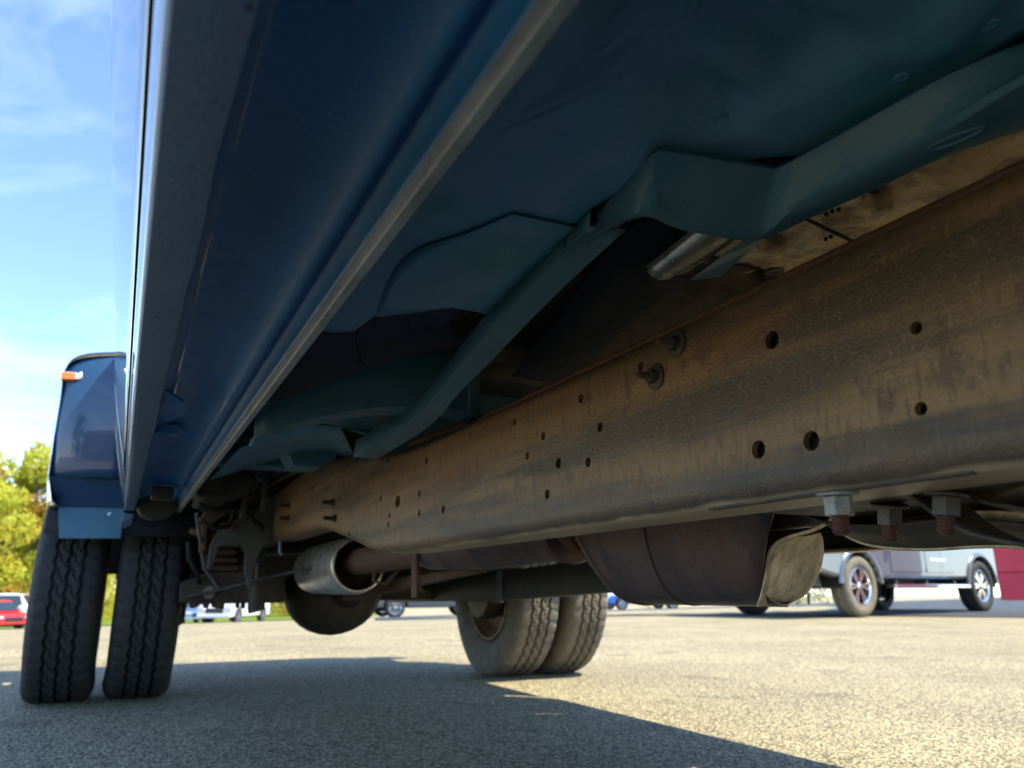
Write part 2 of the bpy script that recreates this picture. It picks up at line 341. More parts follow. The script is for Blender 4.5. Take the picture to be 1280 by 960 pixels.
def rail(side):
    """C channel with a kick-up over the axle; outer face at X=.46, open towards the middle"""
    pts = [(-2.2, .455, .64), (-.6, .455, .64), (.2, .455, .638), (1.2, .456, .642), (1.45, .457, .650), (1.55, .460, .664), (1.66, .478, .684), (1.85, .512, .713),
           (2.02, .540, .735), (2.14, .551, .742), (2.3, .553, .742), (2.72, .552, .735), (2.80, .556, .732)] + ([] if side < 0 else [])
    st = []
    for (a, b) in zip(pts[:-1], pts[1:]):
        k = max(1, int((b[0]-a[0])/.08))
        for i in range(k): st.append(tuple(a[q]+(b[q]-a[q])*i/k for q in range(3)))
    st.append(pts[-1])
    rb, n = .020, 6; x0 = 0; fl = .072
    V = []; k = None
    for (y, zb, zt) in st:
        P = [(x0+fl, zt), (x0+rb, zt)]
        P += [(x0+rb-rb*math.sin(a), zt-rb+rb*math.cos(a)) for a in [math.pi/2*i/n for i in range(1, n+1)]]
        P += [(x0+rb-rb*math.cos(a), zb+rb-rb*math.sin(a)) for a in [math.pi/2*i/n for i in range(n+1)]]
        P += [(x0+fl, zb)]
        k = len(P); V += [(x if side < 0 else -x, y, z) for x, z in P]
    F = [(i*k+j, i*k+j+1, (i+1)*k+j+1, (i+1)*k+j) for i in range(len(st)-1) for j in range(k-1)]
    me = raw(V, F)
    return me
def frame_rail(side, X, holes):
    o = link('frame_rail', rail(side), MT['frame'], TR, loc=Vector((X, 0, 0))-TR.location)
    s = o.modifiers.new('solid', 'SOLIDIFY'); s.thickness = .006; s.offset = -1 if side < 0 else -1
    if holes:
        cm = merge([extrude_me([(y+r*math.cos(a)*sy, z+r*math.sin(a)) for a in [2*math.pi*i/14 for i in range(14)]], 'X', -.03, .03) for (y, z, r, sy) in holes])
        c = bpy.data.objects.new('cut', cm); COL.objects.link(c); c.location = (X, 0, 0)
        bpy.context.view_layer.update()
        b = o.modifiers.new('cut', 'BOOLEAN'); b.operation = 'DIFFERENCE'; b.object = c; b.solver = 'EXACT'
    bpy.context.view_layer.update()
    dg = bpy.context.evaluated_depsgraph_get(); me = bpy.data.meshes.new_from_object(o.evaluated_get(dg))
    o.modifiers.clear(); o.data = me
    if holes: bpy.data.objects.remove(c)
    smooth_angle(o, 38); return o
HL = [(965, 425, .0078, 1), (1145, 410, .0046, 1), (1151, 511, .0047, 1), (948, 562, .0078, 1), (1014, 551, .0078, 1), (726, 498, .0058, 1), (750, 534, .0055, 1),
      (679, 545, .0055, 1), (659, 570, .005, 1), (698, 579, .0065, 1), (735, 578, .0058, 1), (684, 618, .006, 1), (643, 528, .005, 1), (801, 458, .005, 1), (533, 576, .006, 1),
      (497, 627, .012, 1.2), (524, 617, .006, 1), (524, 641, .006, 1), (487, 644, .006, 1), (554, 637, .0065, 1), (476, 623, .006, 1), (485, 656, .006, 1), (436, 668, .006, 1), (391, 612, .011, .8)]
hs = []
for (u, v, r, sy) in HL:
    p = at(u, v, X=.46); hs.append((p.y, p.z, r, sy))
fr = frame_rail(-1, .46, hs)
fr2 = frame_rail(1, 1.332, [])

for X in (.474, 1.312): box('hole_light_block', X, X+.006, -2.1, 1.5, .466, .634, MT['dark'], TR, bevel=0)  # added dark plates so no light shows through the rail holes
def hexnut_me(r, h, flange=0, fh=.002):
    ms = [extrude_me([(r*math.cos(a), r*math.sin(a)) for a in [math.pi/3*i for i in range(6)]], 'Z', 0, h)]
    if flange: ms.append(lathe_me([(-.0001, 0), (-.0001, flange), (-fh*.6, flange+.0006), (-fh*1.4, flange), (-fh*1.4, 0)], 28, 'Z'))
    return merge(ms)
def stud_me(r, l, pitch=.0022):
    prof = [(0, 0)]; z = 0
    while z < l-.003:
        prof += [(z, r*.86), (z+pitch*.5, r)]; z += pitch
    prof += [(l-.002, r*.86), (l, r*.6), (l, 0)]
    return lathe_me(prof, 20, 'Z')
def place(o, loc, axis):
    o.rotation_mode = 'QUATERNION'; o.rotation_quaternion = Vector(axis).to_track_quat('Z', 'Y'); o.location = Vector(loc)-(TR.location if o.parent == TR else Vector())
# bolts through the web of the rail, pointing out at the camera's side
for (u, v) in ((846, 430), (820, 471)):
    p = at(u, v, X=.4595)
    w = link('bolt', lathe_me([(0, 0), (0, .0135), (.0016, .0135), (.002, .0125), (.002, 0)], 28, 'Z'), MT['grime'], TR, loc=(0, 0, 0)); place(w, p, (-1, 0, 0))
    nme = extrude_me([(.0074*math.cos(a+.3), .0074*math.sin(a+.3)) for a in [math.pi/3*i for i in range(6)]], 'Z', .002, .0095)
    link('nut', nme, MT['grime'], w, loc=(0, 0, 0), smooth=False, bevel=.0006)
    st = link('stud', stud_me(.0036, .024, .0014), MT['rustdark'], w, loc=(0, 0, .0)); smooth_angle(st, 60)
# small rivets / bolts on the kicked-up end
# hoses and lines strung through the dark space over the axle
tube('brake_line', [(.50, .2, .652), (.50, 1.0, .655), (.50, 1.5, .675), (.50, 1.9, .735), (.47, 2.3, .752), (.40, 2.7, .72), (.33, 2.9, .66)], .005, MT['rustdark'], TR, 8)
tube('wiring_loom', [(.16, 2.45, .69), (.22, 2.6, .665), (.30, 2.7, .67), (.37, 2.78, .64), (.42, 2.80, .60), (.44, 2.9, .54)], .009, MT['black'], TR, 8)
tube('vent_hose', [(.18, 2.5, .64), (.25, 2.62, .63), (.31, 2.7, .65), (.35, 2.76, .70)], .012, MT['channel'], TR, 10)
tube('fuel_line', [(.20, 2.55, .60), (.26, 2.7, .585), (.31, 2.78, .60), (.33, 2.8, .66)], .007, MT['grime'], TR, 8)
for (u, v) in ((362, 632), (361, 648), (417, 628), (419, 648)):
    p = at(u, v, X=.4597)
    w = link('bolt', hexnut_me(.009, .008, .012), MT['grime'], TR, loc=(0, 0, 0), smooth=False); place(w, p, (-1, 0, 0))
    link('stud', stud_me(.0055, .03), MT['grime'], w, loc=(0, 0, 0))

# --- rocker and body side: one section run along the truck, mirrored for the driver's side
y_c0, y_c1 = -.36, 2.40
def frange(a, b, n): return [a+(b-a)*i/n for i in range(n+1)]
def Zc(dz): return CH+dz
for flip in (False, True):
    ys = frange(y_c0, y_c1, 40)
    strip = [(-.0080, Zc(.2290)), (-.0079, Zc(.2225)), (-.0074, Zc(.2210)), (-.0062, Zc(.2203)), (.0210, Zc(.2196)), (.0222, Zc(.2200)), (.0224, Zc(.2216))]
    o = sweepY('rocker_flange', strip, ys, MT['strip'], TR, flip=flip, solid=.0008, sharp=20)
    # the strip's inner edge was cut by hand: let it wander a little, and taper towards its rear end
    for vtx in o.data.vertices:
        y = vtx.co.y; lx = vtx.co.x if not flip else 2*CX-vtx.co.x
        if lx > .015:
            dx = -.0012*noise.noise(Vector((y*9, 0, 0)))*2 - (.006*max(0, (y-.42))/1.9) + (.0016 if y < .33 else 0)
            vtx.co.x += dx if not flip else -dx
    inner = [(.0185, Zc(.2235)), (.0205, Zc(.238)), (.026, Zc(.2465)), (.040, Zc(.2525)), (.060, Zc(.2560)), (.085, Zc(.2550)), (.096, Zc(.2515)), (.1025, Zc(.2465)), (.1060, Zc(.2440)),
             (.1085, Zc(.2434)), (.1110, Zc(.2440)), (.1145, Zc(.2470)), (.1185, Zc(.2490)), (.1218, Zc(.2460)), (.1252, Zc(.2350)), (.1256, Zc(.2300))]
    sweepY('rocker_panel', inner, ys, MT['rocker'], TR, flip=flip, solid=.001, sharp=60)
    seam = [(.1252, Zc(.2330)), (.1262, Zc(.2225)), (.1268, Zc(.2206)), (.1276, Zc(.2198)), (.1340, Zc(.2190)), (.1350, Zc(.2196)), (.1352, Zc(.262)), (.1338, Zc(.262)), (.1330, Zc(.2235))]
    sweepY('pinch_weld', seam, ys, MT['seam'], TR, flip=flip, sharp=28)
    outer = [(-.0082, Zc(.2290)), (-.0108, Zc(.240)), (-.0133, Zc(.2520)), (-.0145, Zc(.2600)), (-.0138, Zc(.2630)), (-.010, Zc(.2645)), (.045, Zc(.2660))]
    sweepY('rocker_side', outer, ys, MT['paint'], TR, flip=flip, solid=.001)
    door = [(-.0150, Zc(.300)), (-.0160, Zc(.2850)), (-.0185, Zc(.2835)), (-.0200, Zc(.2850)), (-.0235, Zc(.300)), (-.034, Zc(.345)), (-.046, Zc(.40)), (-.0575, Zc(.46)), (-.0650, Zc(.52)), (-.0680, Zc(.58)), (-.0665, Zc(.66)), (-.060, Zc(.74)), (-.045, Zc(.80)), (-.020, Zc(.82))]
    for (a, b) in ((-.36, .06), (.066, 1.90)):
        d = sweepY('door', door, frange(a, b, 14), MT['paint'], TR, flip=flip, solid=.0015, sharp=50)
        fx = (lambda x: 2*CX-x) if flip else (lambda x: x)
        g = link('window', raw([(fx(x), y, z) for (x, y, z) in ((-.015, a+.05, 1.225), (-.015, b-.05, 1.225), (.15, b-.10, 1.66), (.15, a+.10, 1.66))], [(0, 1, 2, 3)]), MT['glass'], d, loc=(0, 0, 0), smooth=False, solid=.004)
        hb = merge([box_me(fx(-.085), fx(-.078), b-.22, b-.06, 1.08, 1.105), box_me(fx(-.085), fx(-.062), b-.22, b-.20, 1.085, 1.10), box_me(fx(-.085), fx(-.062), b-.08, b-.06, 1.085, 1.10)])
        link('handle', hb, MT['black'], d, loc=(0, 0, 0), smooth=False, bevel=.002)
    # near-black jamb paints in the shade of the door gap, and the cab's rear quarter
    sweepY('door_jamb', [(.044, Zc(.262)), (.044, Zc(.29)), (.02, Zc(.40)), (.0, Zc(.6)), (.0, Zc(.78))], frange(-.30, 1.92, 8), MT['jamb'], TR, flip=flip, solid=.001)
    quart = [(-.0165, Zc(.262)), (-.0235, Zc(.300)), (-.034, Zc(.345)), (-.046, Zc(.40)), (-.0575, Zc(.46)), (-.0650, Zc(.52)), (-.0680, Zc(.58)), (-.0665, Zc(.66)), (-.060, Zc(.74)), (-.045, Zc(.80)), (-.020, Zc(.82)), (.15, Zc(1.30)), (.22, Zc(1.42))]
    sweepY('cab_corner', quart, frange(1.906, 2.40, 8), MT['paint'], TR, flip=flip, solid=.0015, sharp=50)
    # bed side with wheel opening left under the flare
    bed = [(-.010, Zc(.29)), (-.0235, Zc(.300)), (-.034, Zc(.345)), (-.046, Zc(.40)), (-.0575, Zc(.46)), (-.0650, Zc(.52)), (-.0680, Zc(.58)), (-.0665, Zc(.66)), (-.060, Zc(.74)), (-.045, Zc(.84)), (-.030, Zc(.96)), (.03, Zc(.965)), (.035, Zc(.50))]
    sweepY('bed_side', bed, frange(2.43, 3.02, 6), MT['paint'], TR, flip=flip, solid=.0015, sharp=50)
    sweepY('bed_side', bed[6:], frange(3.02, 3.98, 6), MT['paint'], TR, flip=flip, solid=.0015, sharp=50)
    sweepY('bed_side', bed, frange(3.98, 4.36, 6), MT['paint'], TR, flip=flip, solid=.0015, sharp=50)
# tab at the rear end of the flange, rubber plug, small bracket on the rocker
tb = at(158, 664, Y=2.41)
poly3('flange_tab', [Vector((-.012, 2.405, .600)), Vector((.016, 2.405, .597)), Vector((.012, 2.43, .572)), Vector((-.004, 2.435, .560)), Vector((-.013, 2.42, .575))], MT['strip'], TR, solid=.004)
prism('rocker_end_cap', [(.018, .612), (.032, .588), (.060, .578), (.095, .583), (.118, .600), (.128, .64), (.10, .66), (.02, .66)], 'Y', 2.33, 2.40, MT['black'], TR, bevel=.006)
pl = link('body_plug', lathe_me([(0, 0), (.004, .0), (.012, .010), (.012, .020), (.004, .024), (0, .026)], 24, 'Z'), MT['rocker'], TR, loc=(0, 0, 0)); place(pl, (.040, 1.30, .6365), (0, 0, -1))
poly3('rocker_bracket', [Vector((.024, 1.02, .632)), Vector((.050, 1.05, .626)), Vector((.050, 1.13, .625)), Vector((.036, 1.16, .619)), Vector((.024, 1.14, .622))], MT['rocker'], TR, solid=.003)
box('rocker_lug', .045, .095, 2.02, 2.06, .600, .632, MT['black'], TR, bevel=.006)

# --- flared rear fender (passenger and driver)
for flip in (False, True):
    fx = (lambda x: 2*CX-x) if flip else (lambda x: x)
    yf = 3.0
    front = [(-.040, 1.222), (-.115, 1.218), (-.214, 1.192), (-.250, 1.136), (-.2505, 1.03), (-.252, .90), (-.250, .765), (-.232, .685), (-.205, .662)]
    out = [(-.040, 1.235), (-.13, 1.235), (-.230, 1.205), (-.264, 1.14), (-.268, 1.03), (-.270, .90), (-.268, .76), (-.262, .70), (-.255, .668)]
    front = [tuple(p) for p in [(q.x, q.y) for q in spline([(x, z, 0) for x, z in front[:5]], 3)]]+front[5:]
    out = [(q.x, q.y) for q in spline([(x, z, 0) for x, z in out[:5]], 3)]+out[5:]
    def sec(f, y): return [Vector((fx(x), y, z)) for x, z in f]
    f1 = sec(front, yf); f2 = sec([(x*.98-.006, z+.006) for x, z in front], yf+.015)
    o1 = sec([(a[0]*.55+b[0]*.45, a[1]*.6+b[1]*.4) for a, b in zip(front, out)], yf+.06); o2 = sec(out, yf+.18)
    o3 = sec([(x-.004, z+(.0 if z > .8 else .10)) for x, z in out], yf+.34); o4 = sec([(x-.005, z+(0 if z > .8 else .13)) for x, z in out], yf+.5)
    o5 = sec([(x-.004, z+(.0 if z > .8 else .10)) for x, z in out], yf+.66); o6 = sec(out, yf+.84); o7 = sec([(x+.05, z-.02) for x, z in front], yf+1.0)
    side = link('fender_flare', sheet_me([f1, f2, o1, o2, o3, o4, o5, o6, o7]), MT['paint'], TR, solid=.003); smooth_angle(side, 45)
    # flat front face of the flare
    rws = []
    for zq in (1.220, 1.215, 1.208, 1.200, 1.190, 1.178, 1.160, 1.136, 1.115, 1.09, 1.03, .96, .90, .84, .80, .765):
        fz = sorted((z, x) for x, z in front); xl = fz[-1][1]
        for (za, xa), (zb_, xb_) in zip(fz[:-1], fz[1:]):
            if za <= zq <= zb_: xl = xa+(xb_-xa)*(zq-za)/max(1e-6, zb_-za)
        rws.append([Vector((fx(-.012+(xl+.012)*q), yf-.034+.036*q**3+.03*max(0, (zq-1.10)/.1)**2*.35+.014*((zq-.95)/.2)**2, zq)) for q in (0, .25, .5, .75, .9, 1)])
    link('flare_front', sheet_me(rws), MT['paint'], side, loc=(0, 0, 0), solid=.002)
    # two folded lower facets, as on the real flare
    a = [Vector((fx(-.251), yf, .765)), Vector((fx(-.012), yf, .765)), Vector((fx(-.012), yf+.055, .672)), Vector((fx(-.214), yf+.055, .668))]
    poly3('flare_facet', a, MT['paint'], side, solid=.002).location = (0, 0, 0)
    b = [Vector((fx(-.214), yf+.055, .668)), Vector((fx(-.012), yf+.055, .672)), Vector((fx(-.012), yf+.02, .566)), Vector((fx(-.196), yf+.02, .562))]
    poly3('flare_facet', b, MT['sill'], side, solid=.002).location = (0, 0, 0)
    # marker lamp wrapping the corner
    lamp = link('marker_lamp', extrude_me([(fx(-.254), 1.124), (fx(-.254), 1.100), (fx(-.200), 1.104), (fx(-.192), 1.114), (fx(-.198), 1.130), (fx(-.245), 1.130)], 'Y', yf-.014, yf+.03), MT['clear'], TR, smooth=False, bevel=.004)
    link('amber_lens', extrude_me([(fx(-.258), 1.126), (fx(-.258), 1.098), (fx(-.216), 1.101), (fx(-.216), 1.127)], 'Y', yf-.018, yf+.032), MT['amber'], lamp, loc=(0, 0, 0), smooth=False, bevel=.003)
# dark inner wheel houses above the tyres
for c_ in (0, 1):
    fx = (lambda x: 2*CX-x) if c_ else (lambda x: x)
    link('wheel_house', sheet_me([[Vector((fx(x), 3.5-.475*math.cos(t), .42+.46*math.sin(t))) for t in frange(.35, math.pi-.1, 14)] for x in (-.245, .30)]), MT['dark'], TR, solid=.002)
# --- upper body so the truck throws its real shadow
def shell(name, prof, x0, x1, m, bev=.03): return prism(name, prof, 'X', x0, x1, m, TR, bevel=bev)
shell('cab_roof', [(.0-.05, 1.70), (1.95+.3, 1.70), (2.10, 1.83), (1.8, 1.86), (.30, 1.86), (.1, 1.82)], .14, 2*CX-.14, MT['paint'])
poly3('windshield', [Vector((.03, -.75, 1.22)), Vector((2*CX-.03, -.75, 1.22)), Vector((2*CX-.17, .0, 1.72)), Vector((.17, .0, 1.72))], MT['glass'], TR, solid=.006)
box('cab_back', .04, 2*CX-.04, 2.36, 2.395, .74, 1.24, MT['paint'], TR, bevel=.01)
poly3('rear_window', [Vector((.05, 2.38, 1.24)), Vector((2*CX-.05, 2.38, 1.24)), Vector((2*CX-.18, 2.22, 1.70)), Vector((.18, 2.22, 1.70))], MT['glass'], TR, solid=.006)
shell('hood', [(-.75, 1.22), (-.75, .9), (-1.9, .85), (-1.9, 1.10), (-1.7, 1.16)], .10, 2*CX-.10, MT['paint'])
for fx in (lambda x: x, lambda x: 2*CX-x):
    arch = [(-.36, .64), (-.36, 1.2), (-1.85, 1.12), (-1.92, .70), (-1.45, .62)]+[(-.95-.47*math.cos(a), .42+.47*math.sin(a)) for a in [.45+i*(2.25/8) for i in range(9)]]
    xa, xb = sorted((fx(-.055), fx(.10))); shell('front_fender', arch, xa, xb, MT['paint'], .01)
shell('front_bumper', [(-1.92, .50), (-1.92, .72), (-2.06, .70), (-2.06, .52)], -.02, 2*CX+.02, MT['chrome'], .02)
box('tailgate', .0, 2*CX, 4.33, 4.365, .80, 1.345, MT['paint'], TR, bevel=.008)
box('bed_floor', .03, 2*CX-.03, 2.45, 4.33, .80, .82, MT['sill'], TR, bevel=.002)
box('bed_front_panel', .0, 2*CX, 2.43, 2.455, .80, 1.345, MT['paint'], TR, bevel=.004)
for y in (2.62, 3.0, 3.95, 4.2): box('bed_crossmember', .10, 2*CX-.10, y, y+.07, .745, .799, MT['sill'], TR, bevel=.004)
box('front_floor', .14, 2*CX-.14, -.75, -.45, .66, .70, MT['dark'], TR)

# --- cab floor, seen between the pinch weld and the frame
def _mid(a, b): p, q = at(*a, Z=.70), at(*b, Z=.70); return ((p.x+q.x)/2, (p.y+q.y)/2)
TROUGH = [(_mid((770, 20), (840, -30)), _mid((990, 108), (1050, 84)), .014, .024), (_mid((760, 95), (790, 60)), _mid((900, 165), (930, 150)), .010, .016),
          (_mid((1240, -10), (1200, 10)), _mid((1150, 70), (1180, 60)), .004, -.010)]
def FZ(x, y):
    """stamped height of the floor panel"""
    z = .708
    s = lambda t: max(0, min(1, t))**2*(3-2*max(0, min(1, t)))
    z -= .012*s((.19-x)/.05)
    # the rear part steps down beside the sill along a soft fold
    z -= .013*s((x-(.235-.13*(y-.38)))/.040)*s((y-.375-.10*(x-.25))/.045)
    # pressed trough running across, near the camera
    for (P, Q, hw, dz) in TROUGH:
        ux, uy = Q[0]-P[0], Q[1]-P[1]; l = math.hypot(ux, uy); ux /= l; uy /= l
        a = (x-P[0])*ux+(y-P[1])*uy; b = abs(-(x-P[0])*uy+(y-P[1])*ux)
        d = math.hypot(max(0, -a, a-l), max(0, b-hw)); z += dz*(1-s(d/.028))
    z += .002*noise.noise(Vector((x*9, y*7, 3)))
    return z
def interp(t, pts):
    if t <= pts[0][0]: return pts[0][1]
    for (a, b), (c, d) in zip(pts[:-1], pts[1:]):
        if t <= c: return b+(d-b)*(t-a)/(c-a)
    return pts[-1][1]
_e = [at(u, v, Z=.687) for u, v in ((330, 470), (400, 425), (444, 422), (470, 403), (509, 386), (545, 378), (606, 386))]
_e = sorted((p.x, p.y) for p in _e)
_s = [at(u, v, Z=.68) for u, v in ((737, 283), (681, 340), (622, 404), (586, 444))]
_s = [(-.5, .452), (.36, .452), (.44, .330)]+sorted((p.y, p.x+.001) for p in _s)
rows = []
for i in range(101):
    r_ = []
    for j in range(41):
        x = .1354+(.40-.1354)*j/40; y = 0
        for _ in range(3):
            y = -.45+(interp(x, _e)+.45)*i/100; x = .1354+(interp(y, _s)-.1354)*j/40
        r_.append(Vector((x, y, FZ(x, y))))
    rows.append(r_)
link('cab_floor', sheet_me(rows), MT['floor'], TR, solid=.0012, offset=1)
# longitudinal sill beside the frame: seam edge (upper), belly, lower edge, return
def A(u, v, z): return at(u, v, Z=z)
lp = []
for (a, b) in (((640, 267), (722, 284)), ((585, 292), (690, 318)), ((520, 322), (655, 352)), ((487, 352), (615, 392)), ((470, 395), (590, 380))):
    r_ = []
    for q in frange(0, 1, 8):
        p = A(a[0]+(b[0]-a[0])*q, a[1]+(b[1]-a[1])*q, .692); r_.append(Vector((p.x, p.y, FZ(p.x, p.y)-.0035)))
    lp.append(r_)
sheet('floor_lap_panel', lp, MT['floor'], TR, n=1, nn=3, solid=.0016)
for (u, v) in ((655, 281), (690, 289), (560, 318), (1010, 60), (1130, 108), (905, 175), (870, 60), (600, 150), (1240, 40)):
    p = A(u, v, .70); w = link('spot_plug', lathe_me([(0, .0055), (.0012, .0050), (.0006, .0028), (.0006, 0)], 18, 'Z'), MT['floor'], TR, loc=(0, 0, 0)); w.rotation_euler = (math.pi, 0, 0); w.location = Vector((p.x, p.y, FZ(p.x, p.y)-.0008))-TR.location
sill_u = [(690, 330), (735, 283), (806, 204), (821, 191), (836, 190), (955, 210), (974, 210), (1020, 186), (1100, 141), (1190, 92), (1280, 56), (1420, 10)]
sill_l = [(700, 322), (762, 281), (806, 266), (836, 276), (862, 284), (925, 294), (955, 292), (1000, 256), (1070, 223), (1170, 170), (1280, 104), (1420, 40)]
sill_f = [(700, 322), (764, 284), (808, 269), (837, 280), (863, 288), (926, 298), (960, 296), (1012, 272), (1085, 240), (1175, 198), (1280, 160), (1430, 100)]
R0 = [A(u, v, .704) for u, v in sill_u]
R0b = [A(u, v, .694) for u, v in sill_u]
R2 = [A(u, v, .668) for u, v in sill_l]
R1 = [(a*.40+b*.60)+Vector((0, 0, -.0015)) for a, b in zip(R0b, R2)]
R3 = [A(u, v, .6725) for u, v in sill_f]
R4 = [p+Vector((.004, .0, .014)) for p in R3]
R5 = [p+Vector((.010, .010, .095)) for p in R3]
sheet('floor_sill', [R0, R0b, R1, R2, R3, R4], MT['sill'], TR, n=3, nn=2, solid=.0012)
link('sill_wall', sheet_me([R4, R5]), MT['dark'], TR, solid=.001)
# raised oval stamping on the sill
ov = [A(1195+34*math.cos(a)-8*math.sin(a), 173-12*math.cos(a)+8*math.sin(a), .668) for a in [2*math.pi*i/20 for i in range(20)]]
link('stamping', tube_me([p for p in ov]+[ov[0]], .0012, 6, False), MT['sill'], TR)
# strap running back from the sill, a folded channel
su = [(737, 283), (681, 340), (622, 404), (586, 444), (542, 497), (505, 533), (442, 571)]
sr = [(781, 287), (720, 343), (663, 399), (612, 452), (574, 490), (534, 534), (470, 574)]
zz = [.680, .676, .668, .660, .648, .636, .622]
Z0 = [A(u, v, z) for (u, v), z in zip(su, zz)]; Z1 = [A(u, v, z) for (u, v), z in zip(sr, zz)]
Z0u = [p+Vector((.004, 0, .030)) for p in Z0]
Z1u = [p+Vector((.003, 0, .008)) for p in Z1]
smooth_angle(sheet('floor_strap', [Z0u, Z0, Z1, Z1u], MT['sill'], TR, n=4, nn=1, solid=.0016), 20)

# floor kick-up behind the seat: arched cross plate, beam and the lower panels
def Yp(pts, Y): return [at(u, v, Y=Y) for u, v in pts]
poly3('cross_plate', Yp([(318, 505), (330, 420), (400, 380), (470, 350), (560, 340), (640, 350), (690, 420), (660, 440), (592, 437), (548, 436), (453, 462), (340, 505)], 1.02), MT['cross'], TR, solid=.004, bevel=0)
poly3('lap_plate', Yp([(445, 424), (455, 380), (509, 360), (545, 350), (600, 350), (610, 432), (548, 435), (460, 459), (452, 448)], 1.012), MT['cross'], TR, solid=.003)
#sheet('floor_flange', [Yp([(330, 470), (400, 424), (444, 420), (470, 400), (509, 381), (545, 375), (610, 385)], 1.0), Yp([(330, 482), (402, 427), (446, 424), (472, 405), (511, 387), (547, 380), (612, 389)], 1.01)], MT['floor'], TR, n=1, solid=.0015)
bt = [(318, 512), (372, 490), (453, 461), (500, 447), (548, 434), (600, 434)]
bl = [(318, 548), (372, 527), (453, 511), (500, 508), (548, 508), (600, 520)]
T0 = Yp(bt, 1.10); T1 = Yp(bl, 1.10)
T0f = [p+Vector((0, -.022, .001)) for p in T0]; T1f = [p+Vector((0, .045, -.004)) for p in T1]; T1g = [p+Vector((0, .0, .012)) for p in T1f]
sheet('cross_beam', [T0f, T0, T1, T1f, T1g], MT['beam'], TR, n=3, nn=1, solid=.0018)
poly3('lap_plate', Yp([(335, 510), (461, 468), (465, 508), (335, 534)], 1.213), MT['beam'], TR, solid=.003)
for (u, v, Y) in ((404, 498, 1.20), (437, 495, 1.20), (455, 488, 1.20), (458, 430, 1.008), (490, 426, 1.008), (516, 410, 1.008), (516, 451, 1.21)):
    w = link('rivet', lathe_me([(0, .0065), (.0018, .0060), (.0028, .0035), (.003, 0)], 18, 'Z'), MT['beam'] if Y > 1.05 else MT['cross'], TR, loc=(0, 0, 0)); place(w, at(u, v, Y=Y), (0, -1, 0))
# folded box section below the beam
b0 = Yp([(379, 521), (460, 512), (545, 500), (560, 520), (455, 560)], 1.16)
poly3('box_top', [at(379, 523, Y=1.27), at(470, 515, Y=1.27), at(540, 505, Y=1.27), at(520, 545, Y=1.42), at(462, 552, Y=1.42), at(430, 533, Y=1.40)], MT['beam'], TR, solid=.002)
poly3('box_side', [at(426, 533, Y=1.40), at(446, 575, Y=1.39), at(478, 560, Y=1.42), at(470, 535, Y=1.42)], MT['dark'], TR, solid=.002)
poly3('teal_panel', [at(598, 440, Y=1.32), at(690, 446, Y=1.32), at(668, 480, Y=1.32), at(585, 466, Y=1.32)], MT['beam'], TR, solid=.002)
poly3('lower_panel', [at(566, 476, Y=1.48), at(700, 472, Y=1.48), at(640, 540, Y=1.48), at(480, 580, Y=1.48), at(520, 530, Y=1.48)], MT['beam'], TR, solid=.002)
# grey-blue inner panel sweeping back over the kick-up, seen beneath the beam
sheet('rear_floor', [[at(300, 560, Y=1.5), at(340, 545, Y=1.45), at(385, 532, Y=1.4), at(430, 535, Y=1.4), at(470, 545, Y=1.4)],
                     [at(262, 600, Y=2.0), at(300, 588, Y=2.0), at(345, 574, Y=1.95), at(400, 566, Y=1.9), at(440, 572, Y=1.85)]], MT['floor'], TR, n=3, nn=4, solid=.002)
box('rear_floor_ceiling', .14, 2*CX-.14, 1.2, 2.39, .80, .803, MT['dark'], TR, bevel=0)
box('rear_sill', .16, .43, 1.62, 1.69, .70, .745, MT['sill'], TR, bevel=.004)
box('rear_sill', .16, .43, 2.12, 2.20, .71, .75, MT['sill'], TR, bevel=.004)
prism('body_mount', [(.30, .735), (.44, .735), (.44, .700), (.40, .672), (.34, .672)], 'Y', 1.84, 1.93, MT['sill'], TR, bevel=.003)
# --- tan underside of the floor pan above the frame
def PZ(x, y):
    s = lambda t: max(0, min(1, t))**2*(3-2*max(0, min(1, t)))
    z = .775
    for yc, w in ((.385, .020), (.225, .022), (.05, .02), (-.12, .02)):                            # pressed ribs across
        z -= .017*math.exp(-((y-yc-.15*(x-.6))/w)**2)*s((x-.50)/.06)
    z -= .016*s((y-.70)/.03)*(1-s((y-.86)/.05))
    for (xc, yc, r) in ((.66, .47, .020), (.63, .60, .016), (.70, .68, .02), (.62, .30, .024)):
        z += .016*(1-s((math.hypot(x-xc, y-yc)-r*.6)/(r*.5)))
    return z+.005*noise.noise(Vector((x*26, y*22, 1)))+.002*noise.noise(Vector((x*70, y*70, 4)))
rows = []
for i in range(131):
    rows.append([Vector((x, -.5+i*(1.18/130), PZ(x, -.5+i*(1.18/130)))) for x in frange(.452, 1.30, 64)])
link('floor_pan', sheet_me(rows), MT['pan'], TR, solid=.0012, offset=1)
rows = []
for i in range(61):
    y = .66+i*(.625/60); rows.append([Vector((x, y, PZ(x, y)-.004+.012*abs(noise.noise(Vector((x*30, y*30, 5)))))) for x in frange(.40, 1.30, 80)])
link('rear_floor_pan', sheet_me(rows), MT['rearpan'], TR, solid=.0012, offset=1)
poly3('pan_seam', [Vector((.56, .515, .768)), Vector((.80, .560, .768)), Vector((.80, .563, .765)), Vector((.56, .518, .765))], MT['dark'], TR, solid=.001)
for (x, y, r) in ((.655, .475, .012), (.635, .595, .010), (.70, .66, .013)):
    w = link('drain_plug', lathe_me([(0, r), (.002, r*.95), (.0025, r*.5), (.0015, r*.4), (.0015, 0)], 22, 'Z'), MT['grime'], TR, loc=(0, 0, 0)); place(w, (x, y, PZ(x, y)-.0015), (0, 0, -1))
